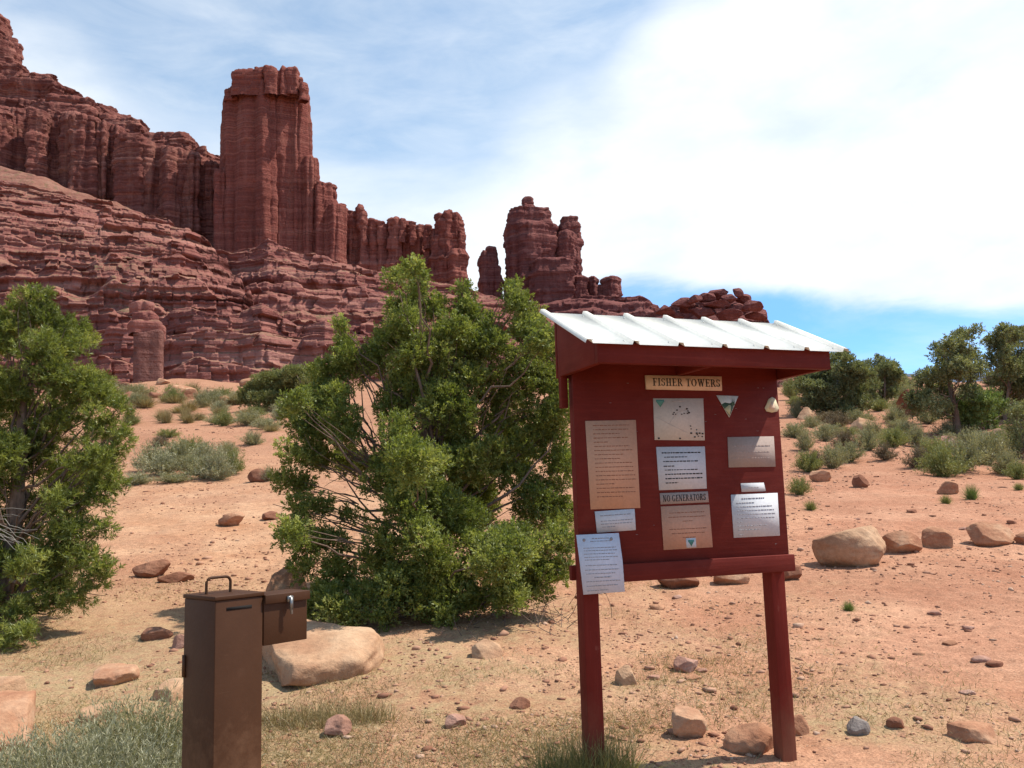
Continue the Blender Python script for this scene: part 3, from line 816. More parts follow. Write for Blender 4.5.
def gravel():
    b = MB(); v0, f0 = ICO1
    N = 34000
    x, y, rng = scatter_px(N * 2, 5, -40, 40, 3.2, 45, 1.0)
    dens = fbm(x / 2.2, y / 2.2, 0, 3, 77) + .25 * (x > 0)
    keep = rng.random(N * 2) < np.clip(.5 + 1.5 * dens, .06, 1)
    x, y = x[keep][:N], y[keep][:N]; n = len(x)
    sz = np.clip(rng.lognormal(math.log(.0062), .62, n), .003, .045) * np.clip((y / 6) ** .45, .8, 2.3)
    z = gz(x, y)
    V = np.repeat(v0[None], n, 0)
    V = V * (1 + .75 * (rng.random((n, len(v0), 1)) - .5))
    a = rng.uniform(0, 2 * pi, n); ca, sa = np.cos(a), np.sin(a)
    V = V * (np.stack([sz * rng.uniform(.8, 1.7, n), sz * rng.uniform(.7, 1.2, n), sz * rng.uniform(.35, .8, n)], 1))[:, None]
    X = V[..., 0] * ca[:, None] - V[..., 1] * sa[:, None]; Y = V[..., 0] * sa[:, None] + V[..., 1] * ca[:, None]
    V = np.stack([X + x[:, None], Y + y[:, None], V[..., 2] + (z + sz * .15)[:, None]], -1)
    Fc = (f0[None] + (np.arange(n) * len(v0))[:, None, None]).reshape(-1, 3)
    b.add(V.reshape(-1, 3), Fc, np.repeat(rng.random(n), len(v0)))
    t = NT('gravel_stone'); to = t.tone()
    col = t.ramp(to, [(0, (.20, .09, .055)), (.4, (.33, .16, .10)), (.85, (.42, .235, .15)), (1.0, (.46, .31, .22))])
    o = b.build('gravel', t.bsdf(col, .95, .1)); tag(o, 'loose gravel and pebbles strewn over the red earth', 'gravel', kind='stuff')


gravel()


# ------------------------------------------------------------------ vegetation
def blades(mb, base, direc, length, width, tone, rng, bend=.35, seg=2):
    """thin curved blades; base (n,3), direc (n,3) unit"""
    n = len(base)
    side = np.cross(direc, rng.normal(size=(n, 3))); side /= np.linalg.norm(side, axis=1)[:, None] + 1e-9
    droop = np.array([0, 0, -1.0])[None] * bend
    lv = []
    for i in range(seg + 1):
        s = i / seg
        c = base + direc * (length * s)[:, None] + droop * (length * s * s)[:, None] * .6
        w = (width * (1 - s * .85))[:, None]
        lv.append(c - side * w * .5); lv.append(c + side * w * .5)
    V = np.stack(lv, 1); k = V.shape[1]
    fs = np.array([(2 * i, 2 * i + 1, 2 * i + 3, 2 * i + 2) for i in range(seg)])
    f = (fs[None] + (np.arange(n) * k)[:, None, None]).reshape(-1, 4)
    mb.add(V.reshape(-1, 3), f, np.repeat(tone, k))


def leaves(mb, P, Dr, ln, wd, tone, rng):
    """diamond leaf-sprays at P pointing along Dr"""
    n = len(P)
    side = np.cross(Dr, rng.normal(size=(n, 3))); side /= np.linalg.norm(side, axis=1)[:, None] + 1e-9
    nor = np.cross(Dr, side)
    a = P; m_ = P + Dr * (ln * .5)[:, None] + nor * (wd * .25)[:, None]; c = P + Dr * ln[:, None]
    V = np.stack([a, m_ - side * (wd * .5)[:, None], c, m_ + side * (wd * .5)[:, None]], 1)
    f = (np.array([(0, 1, 2, 3)])[None] + (np.arange(n) * 4)[:, None, None]).reshape(-1, 4)
    mb.add(V.reshape(-1, 3), f, np.repeat(tone, 4))


def foliage(mb, centres, radii, rng, tufts_per, leaves_per, ln, wd, tuft_r, up=.5, flat=.85, needle=False):
    # every bough ends in several separate puffs
    C2, R2 = [], []
    for c, r in zip(centres, radii):
        if r < .06: C2.append(c); R2.append(r); continue
        for _ in range(8):
            d = rng.normal(size=3); d /= np.linalg.norm(d)
            C2.append(c + d * r * rng.uniform(.35, .85) * np.array([1, 1, .95])); R2.append(r * rng.uniform(.36, .55))
        C2.append(c + np.array([0, 0, r * .5])); R2.append(r * .36)
    for c, r in zip(C2, R2):
        nt = max(4, int(tufts_per * (r / .25) ** 2))
        d = rng.normal(size=(nt, 3)); d /= np.linalg.norm(d, axis=1)[:, None]
        rad = r * rng.uniform(.35, 1.0, nt) ** .6 * (1 + .3 * vnoise(d[:, 0] * 2 + c[0], d[:, 1] * 2 + c[1], d[:, 2] * 2 + c[2], 3))
        tc = c + d * rad[:, None] * np.array([1, 1, flat])
        axis = d * .7 + np.array([0, 0, up]) + rng.normal(size=(nt, 3)) * .25; axis /= np.linalg.norm(axis, axis=1)[:, None]
        tt = np.clip(.45 + rng.normal(0, .16) + rng.normal(0, .12, nt), 0, 1)
        n = nt * leaves_per
        P = np.repeat(tc, leaves_per, 0); A = np.repeat(axis, leaves_per, 0)
        s = rng.random(n)
        if needle:
            P = P + A * (s * tuft_r * 1.6)[:, None]
            Dr = A * .75 + rng.normal(size=(n, 3)) * .62
        else:
            P = P + A * (s * tuft_r * 1.7)[:, None] + rng.normal(size=(n, 3)) * (tuft_r * .33 * (1.15 - s))[:, None]
            Dr = A + rng.normal(size=(n, 3)) * .55
        Dr /= np.linalg.norm(Dr, axis=1)[:, None]
        leaves(mb, P, Dr, ln * rng.uniform(.6, 1.3, n), wd * rng.uniform(.7, 1.3, n), np.clip(np.repeat(tt, leaves_per) + rng.normal(0, .1, n), 0, 1), rng)


def limb(mb, a, b, r0, r1, rng, sag=.15, n=9, k=6):
    a = np.array(a, float); b = np.array(b, float); L = np.linalg.norm(b - a)
    s = np.linspace(0, 1, n)[:, None]
    mid = (a + b) / 2 + np.array([rng.normal() * .12 * L, rng.normal() * .12 * L, -sag * L])
    P = (1 - s) ** 2 * a + 2 * s * (1 - s) * mid + s * s * b
    P[1:-1] += rng.normal(size=(n - 2, 3)) * L * .018
    mb.tube(P, np.linspace(r0, r1, n), k)


def tree(name, base, D, clumps, label, mat, rng_seed, ppm=None, depth=1.0, leaf=(.05, .014), tuft=.055, tp=60, lp=12, extra=0, needle=False, trunk_r=.09, stems=1, group=None, bark='bark', cat='tree', up=.5, core=None, r_scale=1.0, dead=0):
    """clumps: pixel (x,y,r[,depth offset m]); base is the ground point"""
    rng = np.random.default_rng(rng_seed)
    root = empty(name, base)
    base = np.array(base, float)
    cs, rs = [], []
    for c in clumps:
        dz = c[3] if len(c) > 3 else rng.uniform(-depth, depth) * .8
        DD = D + dz
        cs.append(at(c[0], c[1], DD)); rs.append(c[2] * DD / F * r_scale)
    cs = np.array(cs); rs = np.array(rs)
    if extra:   # clumps on the far side and inside so the crown has volume all round
        lo, hi = cs.min(0), cs.max(0); mid = (lo + hi) / 2
        for i in range(extra):
            j = rng.integers(len(cs)); p = cs[j].copy()
            p[1] += rng.uniform(.3, 1) * depth * rng.choice([-1, 1, 1]); p[0] += rng.normal() * .1
            p[0] = mid[0] + (p[0] - mid[0]) * .88
            cs = np.vstack([cs, p]); rs = np.append(rs, rs[j] * rng.uniform(.8, 1.1))
    fb = MB()
    foliage(fb, cs - base, rs, rng, tp, lp, leaf[0], leaf[1], tuft, up=up, needle=needle)
    wb = MB()
    topz = cs[:, 2].max()
    cx = np.median(cs[:, 0]); cy = base[1]
    tops = []
    tr = np.array([[0, 0, -.15]])
    nseg = 8
    hub = np.array([(cx - base[0]) * .6, 0, (topz - base[2]) * .82])
    s = np.linspace(0, 1, nseg)[:, None]
    P = s * hub + np.array([.12, .05, 0]) * np.sin(s * 5.0) * (topz - base[2]) * .12; P[0, 2] -= .15
    tb_ = MB(); tb_.tube(P, np.linspace(trunk_r, trunk_r * .25, nseg), 9)
    for st in range(stems - 1):
        e = cs[rng.integers(len(cs))] - base
        limb(wb, (0, 0, -.05), e, trunk_r * .4, .008, rng, .05, 10, 7)
    for c, r in zip(cs, rs):
        q = c - base
        tt = np.clip(q[2] / hub[2] * rng.uniform(.35, .75), .04, .95)
        i = tt * (nseg - 1); i0 = int(i); fr_ = i - i0; a = P[i0] * (1 - fr_) + P[min(i0 + 1, nseg - 1)] * fr_
        L = np.linalg.norm(q - a)
        limb(wb, a, q, min(trunk_r * .4, .006 + .010 * L), .003, rng, .12)
        for _ in range(3):
            e = q + rng.normal(size=3) * r * .6
            limb(wb, a + (q - a) * rng.uniform(.4, .8), e, .004 + .0015 * L, .002, rng, 0, 5, 4)
    for _ in range(dead):
        q = cs[rng.integers(len(cs))] - base + rng.normal(size=3) * .2
        limb(wb, q * np.array([.4, .4, .7]), q, .01, .003, rng, .1, 6, 4)
    fb.build('crown', M[mat], root); tb_.build('trunk', M[bark], root, True); wb.build('branches', M[bark], root, True)
    tag(root, label, cat, group)
    return root


# -- the big juniper
gj = ground_at(432, 628); DJ = gj[1] + 1.0
gj = np.array([at(432, 600, DJ)[0], DJ, 0]); gj[2] = gz(gj[0], gj[1])
JC = [(421, 279, 8, 0), (417, 293, 13, .1), (406, 308, 18, 0), (432, 310, 18, .2), (463, 290, 8, .2), (465, 306, 14, .1), (472, 324, 22, .3), (514, 287, 8, .1), (516, 302, 14, 0), (522, 314, 20, .2), (534, 338, 22, .1), (548, 355, 20, .1),
      (492, 338, 26, .0), (452, 332, 26, -.2), (410, 326, 24, -.3), (388, 342, 22, 0), (340, 326, 7, 0), (343, 340, 11, .1), (347, 358, 16, 0), (331, 374, 17, .1), (365, 368, 24, .1), (318, 392, 15, .2),
      (420, 362, 30, -.3), (470, 370, 32, 0), (520, 372, 30, -.1), (552, 384, 24, .2), (562, 414, 24, .1), (330, 402, 22, -.1), (308, 424, 19, 0), (293, 414, 12, .1), (342, 418, 20, -.3),
      (398, 402, 27, .1), (446, 410, 34, -.2), (500, 415, 34, .3), (540, 440, 30, .1), (560, 470, 24, .3), (300, 455, 19, -.2), (284, 482, 13, -.2), (300, 488, 14, -.1), (322, 462, 15, 0),
      (402, 436, 26, -.6), (420, 470, 28, -.7), (455, 460, 34, 0), (500, 470, 34, .1), (540, 505, 32, .2), (562, 520, 20, .3), (385, 478, 24, -.5), (400, 508, 26, -.8), (430, 505, 28, -.6),
      (302, 530, 15, -.5), (289, 536, 10, -.5), (312, 552, 17, -.6), (338, 575, 18, -.6), (318, 592, 14, -.7), (378, 545, 22, -.7), (352, 520, 10, -.2), (418, 545, 30, -.9), (470, 530, 34, -.4), (505, 555, 32, -.9), (540, 560, 28, -.9), (556, 540, 20, -.8), (558, 575, 15, -.8),
      (335, 610, 20, -.9), (362, 600, 19, -.8), (345, 622, 14, -1.0), (395, 590, 24, -.9), (420, 605, 22, -.9), (452, 590, 24, -.8), (445, 615, 15, -1.0), (480, 600, 17, -.8), (515, 592, 20, -.9), (535, 590, 14, -.8), (385, 618, 13, -1.0),
      (300, 510, 14, -.4), (318, 508, 13, -.3), (330, 540, 16, -.5), (300, 570, 13, -.6), (310, 612, 12, -.8), (325, 432, 18, -.1), (350, 440, 16, -.3),
      (460, 350, 30, .9), (500, 450, 34, 1.0), (440, 440, 34, 1.0), (460, 510, 36, .9), (380, 580, 20, .4)]
tree('juniper_tree', gj, DJ, JC, 'big bushy green juniper in the centre, beside the red sign board', 'juniper', 11, depth=1.0, leaf=(.034, .0135), tuft=.05, tp=185, lp=18, extra=20, trunk_r=.09, stems=4, dead=10, r_scale=1.0)

# -- the pinyon on the left
gp = ground_at(18, 640); DP = gp[1] + .5
gp = np.array([at(-5, 600, DP)[0], DP, 0]); gp[2] = gz(gp[0], gp[1])
PC = [(38, 302, 14, 0), (28, 318, 24, 0), (58, 326, 20, .1), (8, 334, 24, 0), (74, 348, 14, .1), (40, 350, 24, -.2), (-20, 350, 30, .1), (52, 384, 28, -.1), (86, 384, 17, 0), (100, 398, 14, .1), (14, 396, 28, 0), (62, 416, 28, .1), (96, 428, 20, 0), (118, 408, 9, .1), (122, 436, 11, 0),
      (-30, 410, 34, 0), (112, 456, 15, .1), (86, 462, 22, -.2), (40, 452, 28, .2), (6, 462, 28, -.3), (112, 484, 12, 0), (66, 500, 24, .1), (98, 498, 15, -.1), (26, 520, 30, .2), (72, 534, 22, -.3), (102, 532, 11, -.3), (-30, 500, 36, 0),
      (56, 562, 27, -.2), (88, 560, 17, -.4), (106, 570, 9, -.4), (94, 584, 11, -.4), (8, 556, 28, 0), (46, 592, 22, -.3), (74, 598, 14, -.4), (18, 615, 17, -.5), (-20, 590, 30, -.2), (4, 642, 15, -.8), (28, 634, 9, -.8), (-25, 650, 22, -.7),
      (-60, 380, 36, 0), (-70, 460, 40, 0), (-80, 550, 40, .2), (-50, 320, 28, .2), (30, 430, 30, .8), (60, 480, 28, .8), (10, 580, 30, .8)]
tree('pinyon_tree', gp, DP, PC, 'dense green pinyon pine cut off by the left edge', 'pinyon', 12, depth=1.0, leaf=(.050, .0085), tuft=.05, tp=130, lp=22, extra=10, trunk_r=.11, stems=3, needle=True, dead=10)
# grey dead twigs in the pinyon belong to it visually: a small snag leaning in front
rng = np.random.default_rng(3)
b = MB(); bs = at(-20, 600, DP - .9) 
for i in range(16):
    e = at(rng.uniform(-5, 45), rng.uniform(510, 560), DP - 1.0 + rng.uniform(-.2, .2))
    limb(b, at(-30, 520, DP - .8) + rng.normal(size=3) * .05, e, .0042, .0015, rng, rng.uniform(-.1, .15), 7, 4)
dl = b.build('dead_branch', M['deadwood'], None, True)
tag(dl, 'spray of bare grey dead twigs among the pinyon branches at the left edge', 'dead branch')

# -- far right junipers
def auto_clumps(x0, x1, y0, y1, n, r, seed, shape='round'):
    rg = random.Random(seed); out = []
    for i in range(n):
        for _ in range(50):
            u, v = rg.uniform(-1, 1), rg.uniform(-1, 1)
            if u * u + v * v < 1.0: break
        out.append(((x0 + x1) / 2 + u * (x1 - x0) / 2 * .85, (y0 + y1) / 2 + v * (y1 - y0) / 2 * .85, r * rg.uniform(.6, 1.15)))
    return out


gt = 'junipers on the rise beyond the parking area'
def far_tree(bx, by, clumps, label, seed, mat='far_juniper', **kw):
    g = ground_at(bx, by); D = g[1] + .6
    base = np.array([at(bx, by, D)[0], D, 0]); base[2] = gz(base[0], base[1])
    k = dict(depth=1.3, leaf=(.09, .040), tuft=.11, tp=34, lp=12, extra=10, trunk_r=.08, group=gt, r_scale=1.1); k.update(kw)
    return tree('juniper_tree', base, D, clumps, label, mat, seed, **k)


far_tree(838, 420, [(842, 358, 9), (832, 366, 11), (850, 366, 10), (822, 378, 12), (812, 376, 9), (840, 380, 14), (858, 376, 11), (805, 388, 9), (820, 394, 13), (838, 398, 14), (855, 394, 13), (830, 410, 11), (846, 411, 10), (862, 405, 10), (812, 405, 9), (800, 380, 7)],
         'spreading dark juniper beyond the right end of the white roof', 41)
far_tree(884, 408, [(878, 362, 6), (886, 368, 8), (892, 366, 6), (880, 376, 9), (872, 384, 9), (890, 380, 9), (898, 378, 6), (882, 394, 9), (870, 398, 8), (895, 392, 6)],
         'small ragged juniper with twisted bare branches right of the spreading one', 42, trunk_r=.07)
far_tree(958, 437, [(960, 338, 6), (950, 344, 8), (965, 346, 8), (938, 350, 6), (943, 360, 9), (958, 360, 11), (973, 358, 8), (950, 374, 11), (966, 376, 10), (935, 376, 9), (930, 388, 10), (945, 392, 10), (978, 372, 8), (970, 392, 8), (925, 400, 9), (935, 408, 8), (948, 410, 7)],
         'tall juniper with a bare leaning trunk showing below its crown', 43, trunk_r=.15)
far_tree(1004, 425, [(1004, 334, 8), (992, 344, 8), (1014, 338, 9), (1024, 336, 9), (1004, 352, 11), (1020, 354, 12), (992, 362, 9), (1010, 370, 12), (1028, 370, 12), (1000, 382, 10), (1016, 388, 11), (1036, 386, 12), (1004, 400, 9), (1024, 402, 10)],
         'juniper at the right edge behind the bright green shrub', 44)
far_tree(1022, 462, [(1018, 412, 7), (1026, 420, 10), (1014, 428, 7), (1030, 436, 12), (1018, 442, 9), (1024, 452, 9), (1036, 452, 12)],
         'low dark juniper bush cut off by the right edge', 45, leaf=(.08, .026), trunk_r=.06)
far_tree(985, 434, [(978, 396, 9), (990, 400, 10), (970, 406, 9), (984, 412, 12), (998, 408, 8), (974, 420, 9), (992, 422, 9)],
         'bright yellow-green rounded shrub below the far junipers at right', 46, mat='lime_shrub', trunk_r=.04, cat='shrub', group=None)
# shrubs behind the big juniper, left
far_tree(275, 412, [(262, 385, 10), (250, 392, 9), (275, 382, 12), (290, 378, 13), (300, 390, 13), (280, 398, 13), (262, 402, 10), (305, 405, 12), (318, 385, 12), (330, 400, 12), (245, 400, 6)],
         'broad green shrub behind the left side of the big juniper', 47, mat='olive', cat='shrub', group=None, depth=1.5, trunk_r=.05, leaf=(.13, .04), tuft=.12)


# -- low shrubs: a set of prototypes, each placed as its own thing
def shrub_mesh(kind, seed):
    rng = np.random.default_rng(seed); b = MB()
    n = 1500 if kind != 'tuft' else 700
    if kind in ('sage', 'dome'):
        # many stems fanning out, leaf bits along their upper part
        ns = 130
        th = rng.uniform(0, 2 * pi, ns); ph = rng.uniform(0, 1, ns) ** .7 * 1.25
        d = np.stack([np.sin(ph) * np.cos(th), np.sin(ph) * np.sin(th), np.cos(ph)], 1)
        L = .5 * rng.uniform(.7, 1.08, ns) * (1 + .22 * vnoise(d[:, 0] * 2, d[:, 1] * 2, d[:, 2] * 2, seed))
        base = rng.normal(size=(ns, 3)) * np.array([.05, .05, .0])
        blades(b, base, d, L, np.full(ns, .012), np.full(ns, .25), rng, .1, 3)
        lp = 34
        P = np.repeat(base, lp, 0); A = np.repeat(d, lp, 0); LL = np.repeat(L, lp); s = rng.uniform(.35, 1.0, ns * lp)
        P = P + A * (LL * s)[:, None] + rng.normal(size=(ns * lp, 3)) * .022; P[:, 2] -= LL * s * s * .06
        P[:, 2] = np.maximum(P[:, 2], .01)
        Dr = A + rng.normal(size=(ns * lp, 3)) * .6; Dr /= np.linalg.norm(Dr, axis=1)[:, None]
        leaves(b, P, Dr, rng.uniform(.03, .06, ns * lp), rng.uniform(.008, .016, ns * lp), np.clip(np.repeat(rng.uniform(.25, .75, ns), lp) + rng.normal(0, .12, ns * lp), 0, 1), rng)
    else:
        th = rng.uniform(0, 2 * pi, n); ph = np.abs(rng.normal(0, .55, n)).clip(0, 1.35)
        d = np.stack([np.sin(ph) * np.cos(th), np.sin(ph) * np.sin(th), np.cos(ph)], 1)
        base = np.stack([np.cos(th), np.sin(th), 0 * th], 1) * (rng.random(n)[:, None] * .14)
        blades(b, base, d, .5 * rng.uniform(.5, 1.1, n), rng.uniform(.006, .011, n), rng.random(n), rng, .45, 3)
    return b.mesh('foliage')


SHR = {}
for kd in ('sage', 'tuft'):
    for s_ in range(4):
        SHR[(kd, s_)] = shrub_mesh(kd, 900 + s_ + (50 if kd == 'tuft' else 0))
shm = {}


def shrub(px, py, wpx, hpx, mat, kind, label, group=None, name='shrub', seed=None, cat='shrub'):
    """low plant with its foot at the pixel and this pixel width and height"""
    rg = random.Random(int(px * 31 + py * 17))
    g = ground_at(px, py); D = np.linalg.norm(g - np.array([0, 0, EYE])); ppm = F / D
    k = (kind, rg.randrange(4) if seed is None else seed, mat)
    if k not in shm:
        me = SHR[k[:2]].copy(); me.materials.clear(); me.materials.append(M[mat]); shm[k] = me
    o = bpy.data.objects.new(name, shm[k]); C.objects.link(o)
    w = wpx / ppm; h = hpx / ppm
    o.scale = (w / .95, w / .95 * .9, h / .5); o.rotation_euler = (0, 0, rg.uniform(0, 6.28))
    u = g[:2] / np.linalg.norm(g[:2]) * w * .3
    o.location = (g[0] + u[0], g[1] + u[1], float(gz(g[0] + u[0], g[1] + u[1])) - .01)
    return tag(o, label, cat, group)


# right-hand shrub slope: (px, foot py, w, h, material)
RS = [(808, 474, 34, 24, 'olive'), (800, 496, 28, 20, 'olive'), (815, 470, 30, 20, 'rust'), (832, 469, 38, 26, 'sage'), (850, 464, 36, 24, 'sage'), (845, 452, 34, 22, 'rust'),
      (868, 452, 34, 22, 'sage'), (886, 462, 26, 16, 'rust'), (893, 448, 40, 22, 'olive'), (872, 440, 30, 18, 'sage'), (905, 440, 34, 18, 'sage'), (826, 442, 30, 18, 'sage'), (806, 452, 26, 20, 'sage'),
      (858, 425, 26, 14, 'sage'), (895, 425, 30, 16, 'sage'), (880, 412, 26, 12, 'olive'), (812, 428, 24, 14, 'sage'), (920, 470, 34, 20, 'rust'), (944, 478, 52, 30, 'olive'), (962, 474, 54, 34, 'sage'), (985, 466, 54, 32, 'sage'),
      (935, 462, 40, 24, 'olive'), (918, 448, 30, 20, 'sage'), (1006, 476, 36, 22, 'sage'), (905, 400, 30, 16, 'sage'), (890, 398, 26, 12, 'olive'), (992, 452, 36, 22, 'sage'), (950, 452, 30, 18, 'sage'), (1018, 480, 30, 16, 'olive'), (970, 452, 36, 20, 'sage'),
      (910, 388, 22, 10, 'sage'), (928, 425, 26, 14, 'sage'), (838, 428, 26, 12, 'rust'), (1012, 440, 26, 14, 'sage'), (798, 418, 22, 18, 'sage'), (792, 400, 20, 22, 'olive')]
words = {'sage': 'grey-green sage shrub among the scrub right of the sign board', 'olive': 'olive-green shrub among the scrub right of the sign board', 'rust': 'brownish half-dry shrub among the scrub right of the sign board'}
for a in RS: shrub(a[0], a[1], a[2], a[3], a[4], 'sage', words[a[4]], 'scrub beyond the red track at right')
rg = random.Random(15)
for i in range(42):
    x = rg.uniform(790, 1030); y = rg.uniform(386, 446)
    if 915 < x < 945 and y > 405: continue
    mt = rg.choice(['sage', 'sage', 'olive', 'rust'])
    shrub(x, y, rg.uniform(20, 38), rg.uniform(9, 16), mt, 'sage', {'sage': 'grey-green shrub on the crest of the rise at right', 'olive': 'olive shrub on the crest of the rise at right', 'rust': 'brownish shrub on the crest of the rise at right'}[mt], 'scrub on the crest of the rise at right')
shrub(972, 501, 22, 20, 'lime_shrub', 'tuft', 'bright yellow-green tuft on the red earth near the right edge', name='grass_tuft', cat='grass tuft')
shrub(946, 504, 18, 12, 'olive', 'tuft', 'small olive tuft left of the bright yellow-green tuft', name='grass_tuft', cat='grass tuft')
shrub(1019, 491, 16, 10, 'olive', 'tuft', 'small tuft at the right edge below the scrub', name='grass_tuft', cat='grass tuft')
shrub(811, 511, 22, 14, 'olive', 'tuft', 'green tuft close right of the sign board beyond the track', name='grass_tuft', cat='grass tuft')
shrub(849, 616, 20, 14, 'lime_shrub', 'tuft', 'tiny green weed alone on bare earth below the oval boulder', name='weed', cat='weed')
# left slope shrubs
LS = [(150, 473, 44, 26, 'sage'), (176, 468, 52, 30, 'sage'), (205, 468, 40, 24, 'sage_blue'), (218, 482, 44, 30, 'sage_blue'), (228, 458, 32, 16, 'sage'), (138, 486, 40, 14, 'sage_blue'), (192, 476, 40, 20, 'sage'), (163, 478, 50, 24, 'sage_blue'), (190, 464, 46, 28, 'olive'), (207, 480, 44, 26, 'sage'), (232, 476, 34, 24, 'olive'), (175, 484, 44, 12, 'sage'), (160, 448, 26, 10, 'rust')]
wl = {'sage': 'grey-green shrub in the row on open earth between pinyon and big juniper', 'sage_blue': 'bluish grey sage in the row on open earth between pinyon and big juniper', 'olive': 'olive-green shrub in the row on open earth between pinyon and big juniper', 'rust': 'brownish shrub at the back of the row between pinyon and big juniper'}
for a in LS: shrub(a[0], a[1], a[2], a[3], a[4], 'sage', wl[a[4]], 'row of shrubs on the open earth at left')
rg = random.Random(5)
for i in range(62):
    x = rg.uniform(100, 318); y = rg.uniform(402, 442) if i % 2 else rg.uniform(393, 410)
    mt = rg.choice(['sage', 'olive', 'sage_blue', 'straw', 'straw', 'straw'])
    kd = 'tuft' if mt == 'straw' else 'sage'
    shrub(x, y, rg.uniform(18, 40), rg.uniform(9, 17), mt, kd, {'sage': 'grey-green shrub at the foot of the rock ledges', 'olive': 'olive shrub at the foot of the rock ledges', 'sage_blue': 'bluish sage at the foot of the rock ledges', 'straw': 'straw-coloured grass tuft at the foot of the rock ledges'}[mt],
          'scrub at the foot of the ledges')
shrub(268, 482, 18, 14, 'sage', 'sage', 'small grey shrub touching the left side of the big juniper')
shrub(252, 446, 30, 14, 'sage', 'sage', 'low shrub left of the big juniper below the broad green one')


# near plants
def near_tuft(name, px, py, D, n, L, spread, mat, label, cat, seed, width=.004, bend=.4, tilt=.55, zoff=0):
    rng = np.random.default_rng(seed)
    g = at(px, py, D); g[2] = gz(g[0], g[1])
    b = MB()
    th = rng.uniform(0, 2 * pi, n); ph = np.abs(rng.normal(0, tilt, n)).clip(0, 1.4)
    d = np.stack([np.sin(ph) * np.cos(th), np.sin(ph) * np.sin(th), np.cos(ph)], 1)
    rr = rng.random(n) ** .5
    a2 = rng.uniform(0, 2 * pi, n)
    base = np.stack([np.cos(a2) * rr * spread[0], np.sin(a2) * rr * spread[1], 0 * rr], 1)
    base[:, 2] = gz(base[:, 0] + g[0], base[:, 1] + g[1]) - g[2] - .01
    blades(b, base, d, L * rng.uniform(.35, 1.1, n), width * rng.uniform(.6, 1.4, n), rng.random(n), rng, bend, 4)
    o = b.build(name, M[mat], None, False, g)
    return tag(o, label, cat)


near_tuft('grass_clump', 588, 790, 4.75, 2200, .40, (.27, .12), 'grass_green', 'green grass clump growing round the foot of the left sign post', 'grass', 71, .0042)
near_tuft('grass_clump', 790, 780, 4.75, 260, .12, (.2, .12), 'straw', 'short dry grass round the foot of the right sign post', 'grass', 72, .004)


def near_sage(px, py, D, w, d_, h, n, label, seed, mat='sage_blue'):
    rng = np.random.default_rng(seed); g = at(px, py, D); g[2] = gz(g[0], g[1]); b = MB()
    ns = n
    a = rng.uniform(0, 2 * pi, ns); rr = rng.random(ns) ** .5
    base = np.stack([np.cos(a) * rr * w, np.sin(a) * rr * d_, 0 * a], 1)
    base[:, 2] = gz(base[:, 0] + g[0], base[:, 1] + g[1]) - g[2]
    out = base * np.array([1 / w, 1 / d_, 0]) * .6
    d = out + rng.normal(size=(ns, 3)) * .28; d[:, 2] = 1; d /= np.linalg.norm(d, axis=1)[:, None]
    L = h * rng.uniform(.5, 1.1, ns) * (1 - .35 * rr)
    t_ = rng.uniform(.2, .9, ns)
    blades(b, base, d, L, np.full(ns, .0045), t_, rng, .25, 4)
    lp = 22
    P = np.repeat(base, lp, 0); A = np.repeat(d, lp, 0); LL = np.repeat(L, lp); s = rng.uniform(.25, 1, ns * lp)
    P = P + A * (LL * s)[:, None]; P[:, 2] -= LL * s * s * .15
    Dr = A * 1.0 + rng.normal(size=(ns * lp, 3)) * .5; Dr /= np.linalg.norm(Dr, axis=1)[:, None]
    leaves(b, P, Dr, rng.uniform(.02, .045, ns * lp), rng.uniform(.003, .006, ns * lp), np.clip(np.repeat(t_, lp) + rng.normal(0, .15, ns * lp), 0, 1), rng)
    o = b.build('sagebrush', M[mat], None, False, g)
    return tag(o, label, 'sagebrush')


near_sage(62, 790, 4.7, .80, .30, .52, 1700, 'pale grey-green sagebrush filling the lower left corner', 73)
near_sage(146, 752, 5.2, .22, .14, .62, 650, 'small dark grassy sage clump between the corner sagebrush and the fee box', 74, 'sage')
near_tuft('weed', 110, 715, 6.2, 260, .12, (.16, .1), 'grass_green', 'patch of yellow-green weeds behind the sagebrush at lower left', 'weed', 75)
near_tuft('grass_clump', 320, 705, 6.0, 1500, .2, (.50, .14), 'straw', 'dry grass along the shaded front of the big flat slab', 'grass', 76, .0035)


